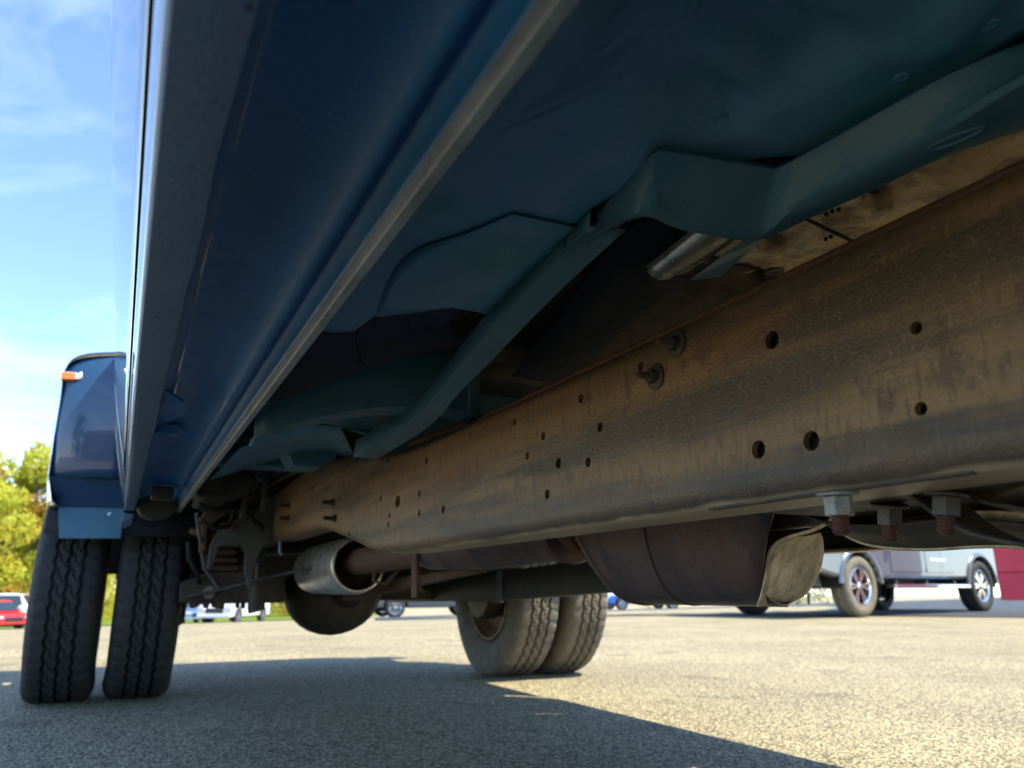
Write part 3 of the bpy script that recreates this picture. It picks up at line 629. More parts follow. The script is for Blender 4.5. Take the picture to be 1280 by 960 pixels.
for (u, v) in ((1040, 262), (1048, 260), (1033, 266), (1032, 297), (1038, 294)):
    w = link('clip', hexnut_me(.0022, .004), MT['black'], TR, loc=(0, 0, 0), smooth=False); place(w, at(u, v, Z=.771), (0, 0, -1))
# tunnel wall, then an added dark sheet for shade between strap and silver shield
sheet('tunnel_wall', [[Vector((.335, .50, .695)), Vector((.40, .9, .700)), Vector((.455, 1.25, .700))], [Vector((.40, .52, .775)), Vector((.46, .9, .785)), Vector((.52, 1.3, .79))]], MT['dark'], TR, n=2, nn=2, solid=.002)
sheet('cavity_shade_panel', [[at(640, 470, Z=.74), at(700, 395, Z=.74), at(770, 300, Z=.74), at(835, 262, Z=.74)], [at(700, 480, Z=.745), at(770, 420, Z=.745), at(822, 372, Z=.745), at(885, 300, Z=.745)]], MT['dark'], TR, n=3, nn=3, solid=.002)
# bright heat shield, a half-round trough
sp = [(.000, .000), (.008, -.008), (.020, -.012), (.034, -.010), (.046, -.003), (.058, .000), (.066, .010)]
a0 = at(868, 284, Z=.722); a1 = at(806, 334, Z=.722); dr = (at(932, 296, Z=.722)-a0)
rows = [[a0+(a1-a0)*t+Vector((dr.x, dr.y, 0)).normalized()*s*(.95-.1*t)+Vector((0, 0, h)) for s, h in sp] for t in (-.5, 0, .33, .66, 1)]
sheet('heat_shield', rows, MT['silver'], TR, n=1, nn=3, solid=.0012)
poly3('shield_flap', [at(806, 336, Z=.718), at(864, 349, Z=.718), at(850, 366, Z=.72), at(838, 376, Z=.72), at(828, 360, Z=.72), at(820, 366, Z=.72)], MT['black'], TR, solid=.001)
poly3('shield_edge', [at(932, 297, Z=.712), at(955, 297, Z=.712), at(900, 345, Z=.712), at(862, 350, Z=.712)], MT['sill'], TR, solid=.001)

# --- exhaust
tube('exhaust_pipe', [(.665, 2.62, .47), (.67, 2.45, .475), (.685, 2.2, .482), (.70, 1.95, .488), (.70, 1.86, .490)], .042, MT['rustdark'], TR, 22)
mf = link('muffler', lathe_me([(1.19, .042), (1.192, .064), (1.20, .067), (1.22, .064), (1.28, .060), (1.45, .066), (1.62, .066), (1.72, .062), (1.735, .065), (1.75, .062), (1.90, .058), (1.93, .048), (1.94, .040)], 40, 'Y'), MT['shield'], TR, loc=Vector((.715, 0, .497))-TR.location); smooth_angle(mf, 40)
for y, r in ((1.165, .050), (1.135, .056), (1.115, .050)):
    link('clamp_ring', lathe_me([(y-.010, r-.004), (y-.009, r), (y, r+.004), (y+.009, r), (y+.010, r-.004)], 36, 'Y', True), MT['rustdark'], TR, loc=Vector((.715, 0, .497))-TR.location)
tube('exhaust_pipe', [(.715, 1.22, .497), (.72, 1.0, .497), (.725, .85, .50), (.74, .3, .50), (.75, -.6, .50)], .043, MT['shield'], TR, 22)
w = link('bolt', hexnut_me(.009, .012, .012), MT['rustdark'], TR, loc=(0, 0, 0), smooth=False); place(w, (.700, 1.11, .437), (-.3, -.5, -1))
# open silver can around the tail pipe
cn = link('exhaust_can', lathe_me([(2.40, .076), (2.405, .084), (2.43, .087), (2.70, .088), (2.98, .085), (3.05, .072), (3.08, .045), (3.08, .0)], 48, 'Y'), MT['silver'], TR, loc=Vector((.66, 0, .465))-TR.location, solid=.002); smooth_angle(cn, 50)
link('can_baffle', lathe_me([(2.52, .030), (2.52, .083)], 40, 'Y'), MT['rustdark'], TR, loc=Vector((.66, 0, .465))-TR.location, solid=.003)
tube('hanger_rod', [(.69, 2.28, .56), (.675, 2.26, .48), (.665, 2.25, .415), (.70, 2.25, .405), (.74, 2.24, .45)], .006, MT['rustdark'], TR, 8)
tube('hanger_rod', [(.66, 1.88, .55), (.655, 1.86, .46), (.66, 1.85, .40), (.665, 1.85, .385)], .007, MT['rustdark'], TR, 8)
prism('hanger_clip', [(1.84, .37), (1.88, .37), (1.885, .46), (1.87, .50), (1.85, .50)], 'X', .652, .656, MT['rustdark'], TR, bevel=.001)
_t = [at(u, v, X=.80) for u, v in ((430, 732), (428, 752), (592, 716), (600, 706))]
prism('torque_arm', [(p.y, p.z) for p in _t], 'X', .80, .83, MT['rustdark'], TR, bevel=.004)
# catalytic converter shield: a deep trough, its near end cut on a slant
def shield_sec(t):
    """t=0 rear end, t=1 front end; returns a row of points round the U: near top, near bottom, far bottom, far top"""
    y = 1.235+(.80-1.235)*t
    zt = .515
    return y, zt
cs = []
ub = [(0, .0), (.012, -.045), (.028, -.080), (.046, -.108), (.066, -.126), (.092, -.136), (.125, -.138), (.155, -.128), (.180, -.108), (.198, -.080), (.208, -.045), (.212, -.005)]
for i in range(13):
    t = i/12; y0 = 1.055-.320*t
    row = []
    for j, (s, h) in enumerate(ub):
        # slanted cuts at both ends: the bottom reaches further forward and rearward edge leans
        f = -h/.138; y = y0
        y += -.035*f*(1-t)
        y += (-.125*(1-f)*t if j < 6 else .09*t*(j-5)/6)
        row.append(Vector((.625+s+.010*t, y, (.503+h*.985)+.0035*math.sin(t*9)*(1-f))))
    cs.append(row)
sh = sheet('converter_shield', cs, MT['shield'], TR, n=2, nn=1, solid=.0022)
tube('shield_bead', spline(cs[0], 2), .0045, MT['shield'], TR, 8)
tube('shield_bead', [p+Vector((-.0015, 0, -.0005)) for p in spline(cs[5], 2)][:16], .0028, MT['shield'], TR, 8)
# flared end of the shield, its bounce light painted into the colour
fl0 = [at(u, v, X=x) for u, v, x in ((948, 757, .70), (953, 742, .69), (957, 722, .682), (959, 702, .678), (963, 689, .674), (968, 682, .672), (976, 676, .670), (988, 671, .668))]
fl1 = [at(u, v, X=x) for u, v, x in ((985, 754, .775), (1004, 745, .785), (1018, 728, .79), (1026, 708, .79), (1029, 692, .785), (1029, 683, .78), (1028, 674, .775), (1025, 665, .765))]
fm = [(a+b)*.5+Vector((.012, .012, -.001)) for a, b in zip(fl0, fl1)]
sheet('shield_end', [fl0, fm, fl1], MT['shieldend'], TR, n=4, nn=5, solid=.002)
tube('shield_lip', spline([r_[6]+Vector((0, 0, -.001)) for r_ in cs], 2), .0020, MT['shieldend'], TR, 8)
tube('shield_lip', spline(fl0+[at(1018, 662, X=.655), at(1036, 652, X=.645), at(1050, 640, X=.64)], 4), .0022, MT['shieldend'], TR, 8)

# --- crossmember bracket with the three bolts
gu = [(1000, 612), (1022, 640), (1045, 660), (1075, 676), (1110, 683), (1160, 685), (1210, 682), (1250, 681), (1290, 683), (1350, 690)]
g0 = [at(u, v, X=.70)+Vector((0, 0, .0)) for u, v in gu]
gt = [Vector((.70, p.y, .475)) for p in g0]
gi = [p+Vector((-.035, 0, .012)) for p in g0]; gj = [p+Vector((-.060, .0, .020)) for p in g0]
sheet('crossmember', [gj, gi, g0, gt], MT['grime'], TR, n=4, nn=1, solid=.003)
gb = [at(u, v, X=.66) for u, v in ((1130, 660), (1170, 651), (1215, 640), (1260, 640), (1300, 645))]
gc = [at(u, v, X=.69) for u, v in ((1100, 678), (1170, 678), (1215, 670), (1260, 668), (1300, 670))]
sheet('crossmember_web', [gb, gc], MT['shieldend'], TR, n=4, nn=1, solid=.002)
tube('crossmember_lip', spline([p+Vector((0, 0, -.001)) for p in g0], 4), .0022, MT['shieldend'], TR, 8)
box('mount_plate', .470, .72, .30, .55, .4555, .461, MT['grime'], TR, bevel=.001)
for (u, v, mm) in ((1047, 617, 'nut'), (1112, 631, 'greynut'), (1183, 618, 'greynut')):
    p = at(u, v, Z=.4535)
    w = link('bolt', hexnut_me(.0105, .0140, .0145), MT[mm], TR, loc=(0, 0, 0), smooth=False, bevel=.0007)
    for vv in w.data.vertices: vv.co.z += .002
    place(w, p, (.02, .03, -1) if mm == 'nut' else (.10, .22, -1) if u < 1150 else (-.08, .12, -1))
    st = link('stud', stud_me(.0064, .030, .0026), MT['stud'], w, loc=(0, 0, 0), smooth=False)
# two curved straps at the right edge
def strap(name, outer, X0, X1, m, lipm):
    a = [at(u, v, X=X0) for u, v in outer]; b = [Vector((X1, p.y, p.z+.004)) for p in a]
    sheet(name, [a, b], m, TR, n=4, nn=1, solid=.003); tube(name+'_lip', spline(a, 4), .0017, lipm, TR, 8)
strap('curved_strap', [(1168, 606), (1190, 622), (1215, 640), (1240, 658), (1262, 670), (1290, 680), (1340, 690)], .60, .54, MT['grime'], MT['shieldend'])
strap('curved_strap', [(1212, 600), (1235, 615), (1255, 630), (1275, 638), (1300, 642), (1340, 650)], .60, .56, MT['grime'], MT['rustdark'])
box('transmission_crossmember', .76, 1.33, .18, .34, .475, .55, MT['grime'], TR, bevel=.01)

# --- driver's-side leaf spring, passenger's leaf spring, axle and differential
for X in (.425, 1.366):
    sp_ = empty('leaf_spring', Vector((X, 3.52, .05))-TR.location, parent=TR)
    def lz(y): return .44-.085*math.cos((y-3.35)/1.35*1.45)+.06
    lens = [.62, .56, .49, .41, .33, .25]
    for k, l in enumerate(lens):
        pts = []
        for y in frange(3.3-l, 3.3+l, 14):
            base = .487-.08*(1-((y-3.3)/.65)**2)
            pts.append((y-3.3, base-.012*k))
        me = raw([(x, y, z+dz) for dz in (0, -.0105) for (y, z) in pts for x in (-.034, .034)],
                 [(2*i, 2*i+1, 2*i+3, 2*i+2) for i in range(14)]+[(30+2*i, 30+2*i+2, 30+2*i+3, 30+2*i+1) for i in range(14)] +
                 [(2*i, 2*i+2, 32+2*i-2+0, 30+2*i) for i in range(14)]+[(2*i+1, 30+2*i+1, 30+2*i+3, 2*i+3) for i in range(14)]+[(0, 30, 31, 1), (28, 29, 59, 58)])
        link('leaf', me, MT['grime'], sp_, loc=(0, 0, 0), smooth=False)
    for y in (-.40, .30):
        base = .487-.08*(1-(y/.65)**2)
        link('clip', merge([box_me(-.038, .038, y-.014, y+.014, base-.068, base-.064), box_me(-.040, -.035, y-.014, y+.014, base-.068, base+.01), box_me(.035, .040, y-.014, y+.014, base-.068, base+.01)]), MT['grime'], sp_, loc=(0, 0, 0), smooth=False)
bar = sheet_me([[Vector((x, y, z+dz)) for (x, dz) in ((1.365, .0), (1.325, -.001), (1.320, .004), (1.320, .098), (1.325, .103), (1.365, .104))] for y, z in ((1.3, .411), (2.07, .379), (2.75, .352), (3.5, .341), (4.15, .330))])
link('traction_bar', bar, MT['channel'], TR, solid=.005)
link('traction_bar_clip', merge([box_me(1.308, 1.314, 2.73, 2.78, .345, .46), box_me(1.300, 1.316, 2.725, 2.785, .342, .349), box_me(1.304, 1.309, 2.742, 2.748, .35, .455), box_me(1.304, 1.309, 2.764, 2.770, .35, .455)]), MT['seam'], TR, smooth=False, bevel=.002)
box('rear_bumper', -.02, 2*CX+.02, 4.40, 4.52, .44, .66, MT['grime'], TR, bevel=.02)
prism('hitch_receiver', [(.45, .44), (.60, .35), (1.20, .35), (1.35, .44), (1.35, .60), (.45, .60)], 'Y', 4.22, 4.34, MT['grime'], TR, bevel=.01)
box('rear_crossmember', .12, 2*CX-.12, 4.15, 4.22, .58, .80, MT['grime'], TR, bevel=.01)
sw = link('spare_tyre', tyre_mat_variant(MT['rubber']) if False else lathe_me([(-.10, .23), (-.11, .30), (-.10, .37), (-.07, .39), (.07, .39), (.10, .37), (.11, .30), (.10, .23)], 40, 'Z', True), MT['rubber'], TR, loc=Vector((CX, 3.98, .66))-TR.location)
box('fuel_tank', .52, .60, 2.3, 4.2, .575, .76, MT['dark'], TR, bevel=.03)
prism('axle_bracket', [(.26, .345), (.26, .56), (.52, .56), (.52, .43), (.60, .42), (.60, .35)], 'Y', 3.30, 3.42, MT['grime'], TR, bevel=.008)
tube('axle_tube', [(.25, 3.5, .39), (2*CX-.25, 3.5, .39)], .045, MT['grime'], TR, 24)
df = link('differential', lathe_me([(-.17, .0), (-.168, .05), (-.15, .10), (-.11, .150), (-.055, .182), (0, .190), (.05, .180), (.10, .145), (.135, .10), (.16, .05), (.16, 0)], 28, 'Y'), MT['grime'], TR, loc=Vector((CX-.05, 3.48, .388))-TR.location)
for vv in df.data.vertices: vv.co.x *= 1.12; vv.co.z *= (1.0 if vv.co.z > 0 else .98)
smooth_angle(df, 60)
tube('pinion_neck', [(CX-.02, 3.40, .40), (CX-.02, 3.22, .415), (CX-.02, 3.12, .42)], [.105, .07, .05], MT['grime'], TR, 20)
tube('driveshaft', [(CX-.02, 3.12, .42), (CX, 1.4, .50), (CX, .4, .55)], .038, MT['grime'], TR, 18)
for X in (.17, 2*CX-.17):
    dm = link('brake_drum', lathe_me([(-.045, .05), (-.043, .128), (-.03, .136), (.04, .134), (.05, .125), (.055, .05)], 36, 'X'), MT['grime'], TR, loc=Vector((X+(.03 if X < 1 else -.03), 3.5, .39))-TR.location); smooth_angle(dm, 40)
# clutter in front of the passenger's axle: hanger, U-bolts, shock absorber, plates
hg = poly3('spring_hanger', [at(u, v, Y=2.86) for u, v in ((334, 622), (336, 668), (322, 690), (314, 712), (309, 735), (304, 712), (306, 692), (298, 680), (270, 684), (265, 704), (258, 712), (262, 682), (272, 664), (296, 658), (316, 646))], MT['channel'], TR, solid=.05, offset=1)
for x in (.385, .465):
    tube('u_bolt', [(x, 3.42, .32), (x, 3.42, .50), (x, 3.44, .53), (x, 3.56, .53), (x, 3.58, .50), (x, 3.58, .32)], .009, MT['grime'], TR, 8)
prism('spring_plate', [(.20, .350), (.20, .42), (.30, .46), (.56, .46), (.58, .36), (.56, .345), (.35, .345), (.345, .330), (.325, .330), (.32, .345), (.27, .345), (.265, .332), (.25, .332), (.245, .345)], 'Y', 3.10, 3.22, MT['grime'], TR, bevel=.003)
prism('axle_pad', [(.27, .46), (.28, .53), (.47, .53), (.48, .46)], 'Y', 3.20, 3.40, MT['rustdark'], TR, bevel=.01)
for k in range(4): prism('bump_stop_rib', [(.285+.01*k, .46+.028*k), (.285+.01*k, .48+.028*k), (.40-.01*k, .482+.028*k), (.40-.01*k, .462+.028*k)], 'Y', 3.08, 3.19, MT['rustdark'], TR, bevel=.006)
tube('shock_absorber', [(.455, 2.98, .318), (.452, 2.98, .33), (.452, 2.99, .415)], .030, MT['grime'], TR, 18)
tube('shock_rod', [(.452, 2.99, .41), (.450, 3.0, .50), (.445, 3.0, .62)], .012, MT['grime'], TR, 12)
tube('brake_line', [(.22, 3.1, .37), (.30, 3.05, .385), (.45, 2.9, .43), (.60, 2.6, .47), (.70, 2.5, .52)], .006, MT['grime'], TR, 8)
tube('brake_hose', [(.205, 3.0, .56), (.215, 3.02, .50), (.25, 3.05, .45), (.26, 3.1, .42)], .009, MT['black'], TR, 8)
tube('bed_brace', [(.16, 2.5, .74), (.24, 2.8, .70), (.34, 2.84, .69), (.40, 2.86, .66)], .014, MT['grime'], TR, 10)
prism('fuel_filler_shroud', [(.17, .70), (.21, .76), (.30, .77), (.36, .73), (.34, .69), (.27, .66), (.20, .66)], 'Y', 2.52, 2.75, MT['grime'], TR, bevel=.015)
prism('bed_bracket', [(.22, .62), (.24, .66), (.29, .665), (.30, .64), (.27, .615)], 'Y', 2.8, 2.9, MT['rustdark'], TR, bevel=.006)
for x, z in ((.30, .60), (.33, .60)):
    w = link('bolt', hexnut_me(.014, .016, .018), MT['grime'], TR, loc=(0, 0, 0), smooth=False); place(w, (x, 2.82, z), (0, -1, 0))
box('bed_strut', .335, .355, 2.70, 2.72, .62, .76, MT['channel'], TR)
box('bed_strut', .385, .40, 2.60, 2.62, .64, .76, MT['channel'], TR)
prism('bed_longsill', [(.40, .745), (.50, .745), (.50, .775), (.40, .775)], 'Y', 2.0, 4.3, MT['dark'], TR)
prism('bed_longsill', [(1.29, .745), (1.39, .745), (1.39, .775), (1.29, .775)], 'Y', 2.0, 4.3, MT['dark'], TR)
# rail continues over the axle, a little narrower behind the hanger
for X in (.475, 1.285): box('rear_rail', X, X+.04, 2.82, 4.3, .575, .73, MT['grime'], TR)
tube('brake_cable', [(.20, 2.7, .63), (.24, 2.95, .56), (.27, 3.05, .47), (.33, 3.1, .40)], .006, MT['seam'], TR, 8)
prism('axle_bump_stop', [(.36, .62), (.44, .62), (.425, .575), (.375, .575)], 'Y', 3.35, 3.45, MT['black'], TR, bevel=.008)
prism('spring_shackle', [(.24, .52), (.262, .52), (.262, .64), (.24, .64)], 'Y', 2.95, 3.0, MT['rustdark'], TR, bevel=.006)
w = link('bolt', hexnut_me(.016, .018, .022), MT['nut'], TR, loc=(0, 0, 0), smooth=False); place(w, (.30, 3.09, .385), (0, -1, 0))
tube('torsion_rod', [(.21, 3.02, .60), (.30, 2.98, .575), (.42, 2.97, .57)], .013, MT['rustdark'], TR, 10)
for k in range(3): prism('spring_plate_fin', [(.24+.045*k, .330), (.255+.045*k, .330), (.262+.045*k, .352), (.233+.045*k, .352)], 'Y', 3.08, 3.10, MT['grime'], TR, bevel=.002)
tube('small_hook', [(.47, 2.70, .55), (.472, 2.70, .515), (.48, 2.70, .505)], .006, MT['seam'], TR, 8)

# --- dual wheels
def tyre_me():
    R, NA = .392, 360; per = 6
    grooves = (-.043, 0, .043); gd = .013; per = 8
    cols = []     # (x, r, kind, phase lag)
    side = [(-.070, .232), (-.082, .236), (-.098, .262), (-.1105, .305), (-.1115, .335), (-.1065, .360), (-.0985, .376), (-.0935, .381)]
    for x, r in side: cols.append((x, r, 's', 0))
    cols += [(-.0905, .3845, 'l', 0), (-.087, .3875, 'l', 0), (-.078, .3895, 'l', 0), (-.066, .391, 'r', 0)]
    for g in grooves:
        w = .0070
        cols += [(g-w, R, 'g', 0), (g-w*.55, R-gd, 'G', 0), (g+w*.55, R-gd, 'G', 0), (g+w, R, 'g', 0)]
        if g < .04:
            for q, lag in ((-.5, 0), (-.28, 1), (-.1, 3), (.1, 4), (.28, 6), (.5, 7)): cols.append((g+.0215+q*.027, R+.0005, 'm', lag))
    cols += [(.066, .391, 'r', 0), (.078, .3895, 'l', 0), (.087, .3875, 'l', 0), (.0905, .3845, 'l', 0)]
    for x, r in side[::-1]: cols.append((-x, r, 's', 0))
    V = []; k = len(cols)
    for j in range(NA):
        a = 2*math.pi*j/NA; ph = j % per; z = (abs(((ph+.0)/per)*2-1)*2-1)*.0042
        for (x, r, kd, lag) in cols:
            xx, rr = x, r
            if kd in 'gG': xx += z
            if kd == 'm':
                xx += z
                if (ph-lag) % per == 0: rr -= .0075
            if kd == 'g' and ph == 0: rr -= .004
            if kd == 'l' and ph in (0, 1, 2): rr -= .0055
            if kd == 's' and r > .370 and ph in (0, 1, 2): rr -= .0045
            zz_ = rr*math.sin(a); xx *= 1+.07*math.exp(-((zz_+.35)/.05)**2)*(1 if kd == 's' else 0)
            V.append((xx, rr*math.cos(a), max(zz_, -.384)))
    F = [(j*k+i, j*k+i+1, ((j+1) % NA)*k+i+1, ((j+1) % NA)*k+i) for j in range(NA) for i in range(k-1)]
    return raw(V, F)
TYRE = tyre_me()
def tyre_mat_variant(m): c = TYRE.copy(); c.materials.clear(); c.materials.append(m); return c
def rim_me(dish):
    """dish>0: disc offset towards +X"""
    prof = [(-.088, .214), (-.086, .226), (-.078, .230), (-.070, .216), (-.055, .205), (.0, .186), (.055, .205), (.070, .216), (.078, .230), (.086, .226), (.088, .214), (.070, .203), (.055, .196), (.02, .178)]
    d = dish
    prof += [(d, .172), (d+.012, .160), (d+.02, .120), (d+.004, .100), (d, .09), (d, .060), (d-.004, .060), (d-.004, .09), (d, .100), (d+.016, .120), (d+.008, .158), (d-.006, .172), (-.02, .180), (-.055, .198), (-.070, .205)]
    return lathe_me(prof, 56, 'X', True)
def wheel(x, y, dish, rubber, name='wheel'):
    w = empty(name, Vector((x, y, .3842))-TR.location, parent=TR)
    t = link('tyre', tyre_mat_variant(MT[rubber]), None, w, loc=(0, 0, 0)); smooth_angle(t, 32)
    r = link('rim', rim_me(dish), MT['rim'], w, loc=(0, 0, 0)); smooth_angle(r, 40)
    return w
wheel(-.158, 3.5, -.03, 'rubber'); wheel(.104, 3.5, .05, 'rubber')
wheel(2*CX-.104, 3.5, -.03, 'dusty_lit_rubber'); wheel(2*CX+.158, 3.5, .05, 'dusty_lit_rubber')
wheel(.04, -1.0, -.03, 'rubber'); wheel(2*CX-.04, -1.0, .03, 'rubber')

# ------------------------------------------------------------------ vehicles in the lot
def alloy_me(R, w=.10, spokes=6, twin=True):
    ms = [lathe_me([(w*.9, R*.99), (w, R*1.0), (w*1.02, R*.97), (w*.95, R*.90), (w*.4, R*.84), (-w*.6, R*.86), (-w*.6, R*.92), (w*.5, R*.93)], 40, 'X', True)]
    for s in range(spokes):
        for o in ((-.16, .16) if twin else (0,)):
            a = 2*math.pi*s/spokes; b = a+o
            p0 = (.16*R*math.cos(a+o*.5), .16*R*math.sin(a+o*.5)); p1 = (.90*R*math.cos(b), .90*R*math.sin(b)); n = Vector((-(p1[1]-p0[1]), p1[0]-p0[0])).normalized()
            w0, w1 = R*.05, R*.065
            q = [(p0[0]-n.x*w0, p0[1]-n.y*w0), (p0[0]+n.x*w0, p0[1]+n.y*w0), (p1[0]+n.x*w1, p1[1]+n.y*w1), (p1[0]-n.x*w1, p1[1]-n.y*w1)]
            ms.append(extrude_me(q, 'X', w*.45, w*.82))
    ms.append(lathe_me([(w*.4, R*.22), (w*.88, R*.20), (w*.95, R*.12), (w*.95, 0)], 24, 'X'))
    return merge(ms)
def road_wheel(root, x, y, R, side, rubber='rubber', rimm='chrome', rr=.62):
    w = empty('wheel', (x, y, R), parent=root)
    link('tyre', lathe_me([(-.10, R*.62), (-.125, R*.68), (-.13, R*.82), (-.118, R*.95), (-.10, R*.985), (-.06, R), (-.058, R-.01), (-.045, R-.01), (-.043, R), (.043, R), (.045, R-.01), (.058, R-.01), (.06, R), (.10, R*.985), (.118, R*.95), (.13, R*.82), (.125, R*.68), (.10, R*.62)], 48, 'X'), MT[rubber], w, loc=(0, 0, 0))
    me = alloy_me(R*rr, .11)
    rm = link('rim', me, MT[rimm], w, loc=(0, 0, 0)); smooth_angle(rm, 30)
    if side < 0: rm.rotation_euler = (0, 0, math.pi)
    link('brake_disc', lathe_me([(-.02, R*.5), (.0, R*.5), (.0, 0)], 24, 'X'), MT['grime'], w, loc=(0, 0, 0))
    return w
def loft_x(name, stations, m, parent, sharp=30, sub=0):
    """stations along Y: (y, list of (x,z)) half-section mirrored in X"""
    V = []; k = None
    for y, sec in stations:
        full = [(x, z) for x, z in sec]+[(-x, z) for x, z in sec[::-1]]
        k = len(full); V += [(x, y, z) for x, z in full]
    F = [(i*k+j, i*k+(j+1) % k, (i+1)*k+(j+1) % k, (i+1)*k+j) for i in range(len(stations)-1) for j in range(k)]
    F += [tuple(range(k))[::-1], tuple(range((len(stations)-1)*k, len(stations)*k))]
    o = link(name, raw(V, F), m, parent, loc=(0, 0, 0)); return smooth_angle(o, sharp)
def side_panel(poly, arches, W, m, name, parent):
    """body side cut from its outline with round wheel openings, with real thickness"""
    out = []
    for p in poly: out.append(p)
    return out
def outline_with_arches(L0, L1, zb, arches, top, R):
    """polygon (y,z): bottom line from front to rear with arches, then the top points back"""
    P = [(L0, zb+.08)]
    for ya in arches:
        n = 12; a0 = math.asin(max(0, (zb-R*.94)/(R*1.22))) if zb > R else 0
        for i in range(n+1):
            a = math.pi-a0-(math.pi-2*a0)*i/n; P.append((ya+R*1.22*math.cos(a), max(zb, R*.94+R*1.22*math.sin(a))))
    P.append((L1, zb+.06)); return P+top

def make_pickup():
    root = empty('parked_pickup', (0, 0, 0))
    body = mat('metallic_grey_paint', (.11, .135, .17), .3, .35, .9)
    R = .42; yf, yr = -1.87, 1.87; L0, L1 = -2.85, 2.95; zb = .52
    lower = outline_with_arches(L0, L1, zb, (yf, yr), [(L1, 1.30), (.95, 1.32), (.75, 1.20), (-1.05, 1.20), (-1.35, 1.22), (-2.6, 1.12), (L0, 1.02)], R)
    for s in (-1, 1):
        a, b = sorted((s*.985, s*.80)); link('body_side', extrude_me(lower, 'X', a, b), body, root, loc=(0, 0, 0), smooth=False, bevel=.055)
        for ya in (yf, yr):
            link('arch_flare', sheet_me([[Vector((s*x, ya+R*q*math.cos(t), R*.94+R*q*math.sin(t))) for t in frange(.12, math.pi-.12, 16)] for x, q in ((.985, 1.34), (1.015, 1.28), (1.015, 1.20), (.90, 1.19))]), body, root, loc=(0, 0, 0))
            link('wheel_well', sheet_me([[Vector((s*x, ya+R*1.2*math.cos(t), R*.94+R*1.2*math.sin(t))) for t in frange(0, math.pi, 12)] for x in (.98, .55)]), MT['black'], root, loc=(0, 0, 0))
        for (a, b) in ((-1.02, .0), (.015, .93)):
            d = link('door', extrude_me([(a, .62), (b-.06, .62), (b, .70), (b, 1.19), (a, 1.19)], 'X', *sorted((s*.984, s*.997))), body, root, loc=(0, 0, 0), smooth=False, bevel=.01)
            if a > -.5: link('badge', box_me(*sorted((s*.998, s*1.006)), a+.12, a+.62, .80, .835), MT['chrome'], d, loc=(0, 0, 0), smooth=False, bevel=.004)
            link('handle', box_me(*sorted((s*.998, s*1.035)), b-.26, b-.10, 1.06, 1.09), MT['chrome'], d, loc=(0, 0, 0), smooth=False, bevel=.006)
            link('window', raw([(s*.93, a+.06, 1.24), (s*.93, b-.04, 1.24), (s*.76, b-.10, 1.70), (s*.76, a+(.40 if a < -.5 else .06), 1.70)], [(0, 1, 2, 3)]), MT['glass'], d, loc=(0, 0, 0), smooth=False, solid=.01)
        link('running_board', merge([box_me(*sorted((s*.93, s*1.10)), -1.18, 1.12, .395, .435), box_me(*sorted((s*1.085, s*1.115)), -1.20, 1.14, .385, .445)]), MT['chrome'], root, loc=(0, 0, 0), smooth=False, bevel=.012)
        for yy in (-.9, 0, .9): link('step_bracket', box_me(*sorted((s*.80, s*.98)), yy-.03, yy+.03, .41, .50), MT['black'], root, loc=(0, 0, 0), smooth=False)
        link('mirror', extrude_me([(-1.02, 1.20), (-.90, 1.22), (-.90, 1.44), (-1.00, 1.42)], 'X', *sorted((s*1.03, s*1.22))), body, root, loc=(0, 0, 0), smooth=False, bevel=.03)
        hl = link('headlight', merge([box_me(*sorted((s*.62, s*.95)), L0-.03, L0+.12, .90, 1.02), box_me(*sorted((s*.70, s*.98)), L0-.02, L0+.14, .80, .89)]), MT['clear'], root, loc=(0, 0, 0), smooth=False, bevel=.02)
        link('fog_lamp', lathe_me([(-.02, .0), (-.02, .045), (.02, .05)], 16, 'Y'), MT['clear'], root, loc=(s*.70, L0-.12, .55))
        link('tail_lamp', box_me(*sorted((s*.84, s*.99)), L1-.05, L1+.02, .95, 1.28), mat('red_lens', (.45, .01, .01), .2, 0, .8) if s < 0 else bpy.data.materials['red_lens'], root, loc=(0, 0, 0), smooth=False, bevel=.01)
    link('hood', extrude_me([(-2.84, 1.0), (-2.7, 1.16), (-1.9, 1.25), (-1.2, 1.27), (-1.2, .9), (-2.8, .9)], 'X', -.90, .90), body, root, loc=(0, 0, 0), smooth=False, bevel=.04)
    link('cab', extrude_me([(-1.15, 1.22), (-.50, 1.74), (-.1, 1.80), (.60, 1.79), (.82, 1.70), (.95, 1.22)], 'X', -.74, .74), body, root, loc=(0, 0, 0), smooth=False, bevel=.04)
    link('windshield', raw([(-.80, -1.18, 1.24), (.80, -1.18, 1.24), (.68, -.54, 1.74), (-.68, -.54, 1.74)], [(0, 1, 2, 3)]), MT['glass'], root, loc=(0, 0, 0), smooth=False, solid=.01)
    link('bed', merge([box_me(-.80, .80, 1.0, 2.9, .75, .80), box_me(-.8, .8, 2.86, 2.94, .62, 1.30)]), body, root, loc=(0, 0, 0), smooth=False, bevel=.01)
    link('chassis', box_me(-.6, .6, -2.7, 2.8, .45, .75), MT['black'], root, loc=(0, 0, 0), smooth=False, bevel=.02)
    link('front_bumper', extrude_me([(L0+.05, .60), (L0-.14, .60), (L0-.17, .66), (L0-.15, .78), (L0+.05, .80)], 'X', -.97, .97), MT['chrome'], root, loc=(0, 0, 0), smooth=False, bevel=.02)
    link('front_valance', extrude_me([(L0+.15, .40), (L0-.10, .42), (L0-.13, .595), (L0+.1, .595)], 'X', -.90, .90), MT['black'], root, loc=(0, 0, 0), smooth=False, bevel=.02)
    gr = link('grille', box_me(-.60, .60, L0-.05, L0+.05, .82, 1.06), MT['black'], root, loc=(0, 0, 0), smooth=False, bevel=.02)
    for z in (.86, .92, .98, 1.04): link('bar', box_me(-.60, .60, L0-.075, L0-.055, z-.012, z+.012), MT['chrome'], gr, loc=(0, 0, 0), smooth=False)
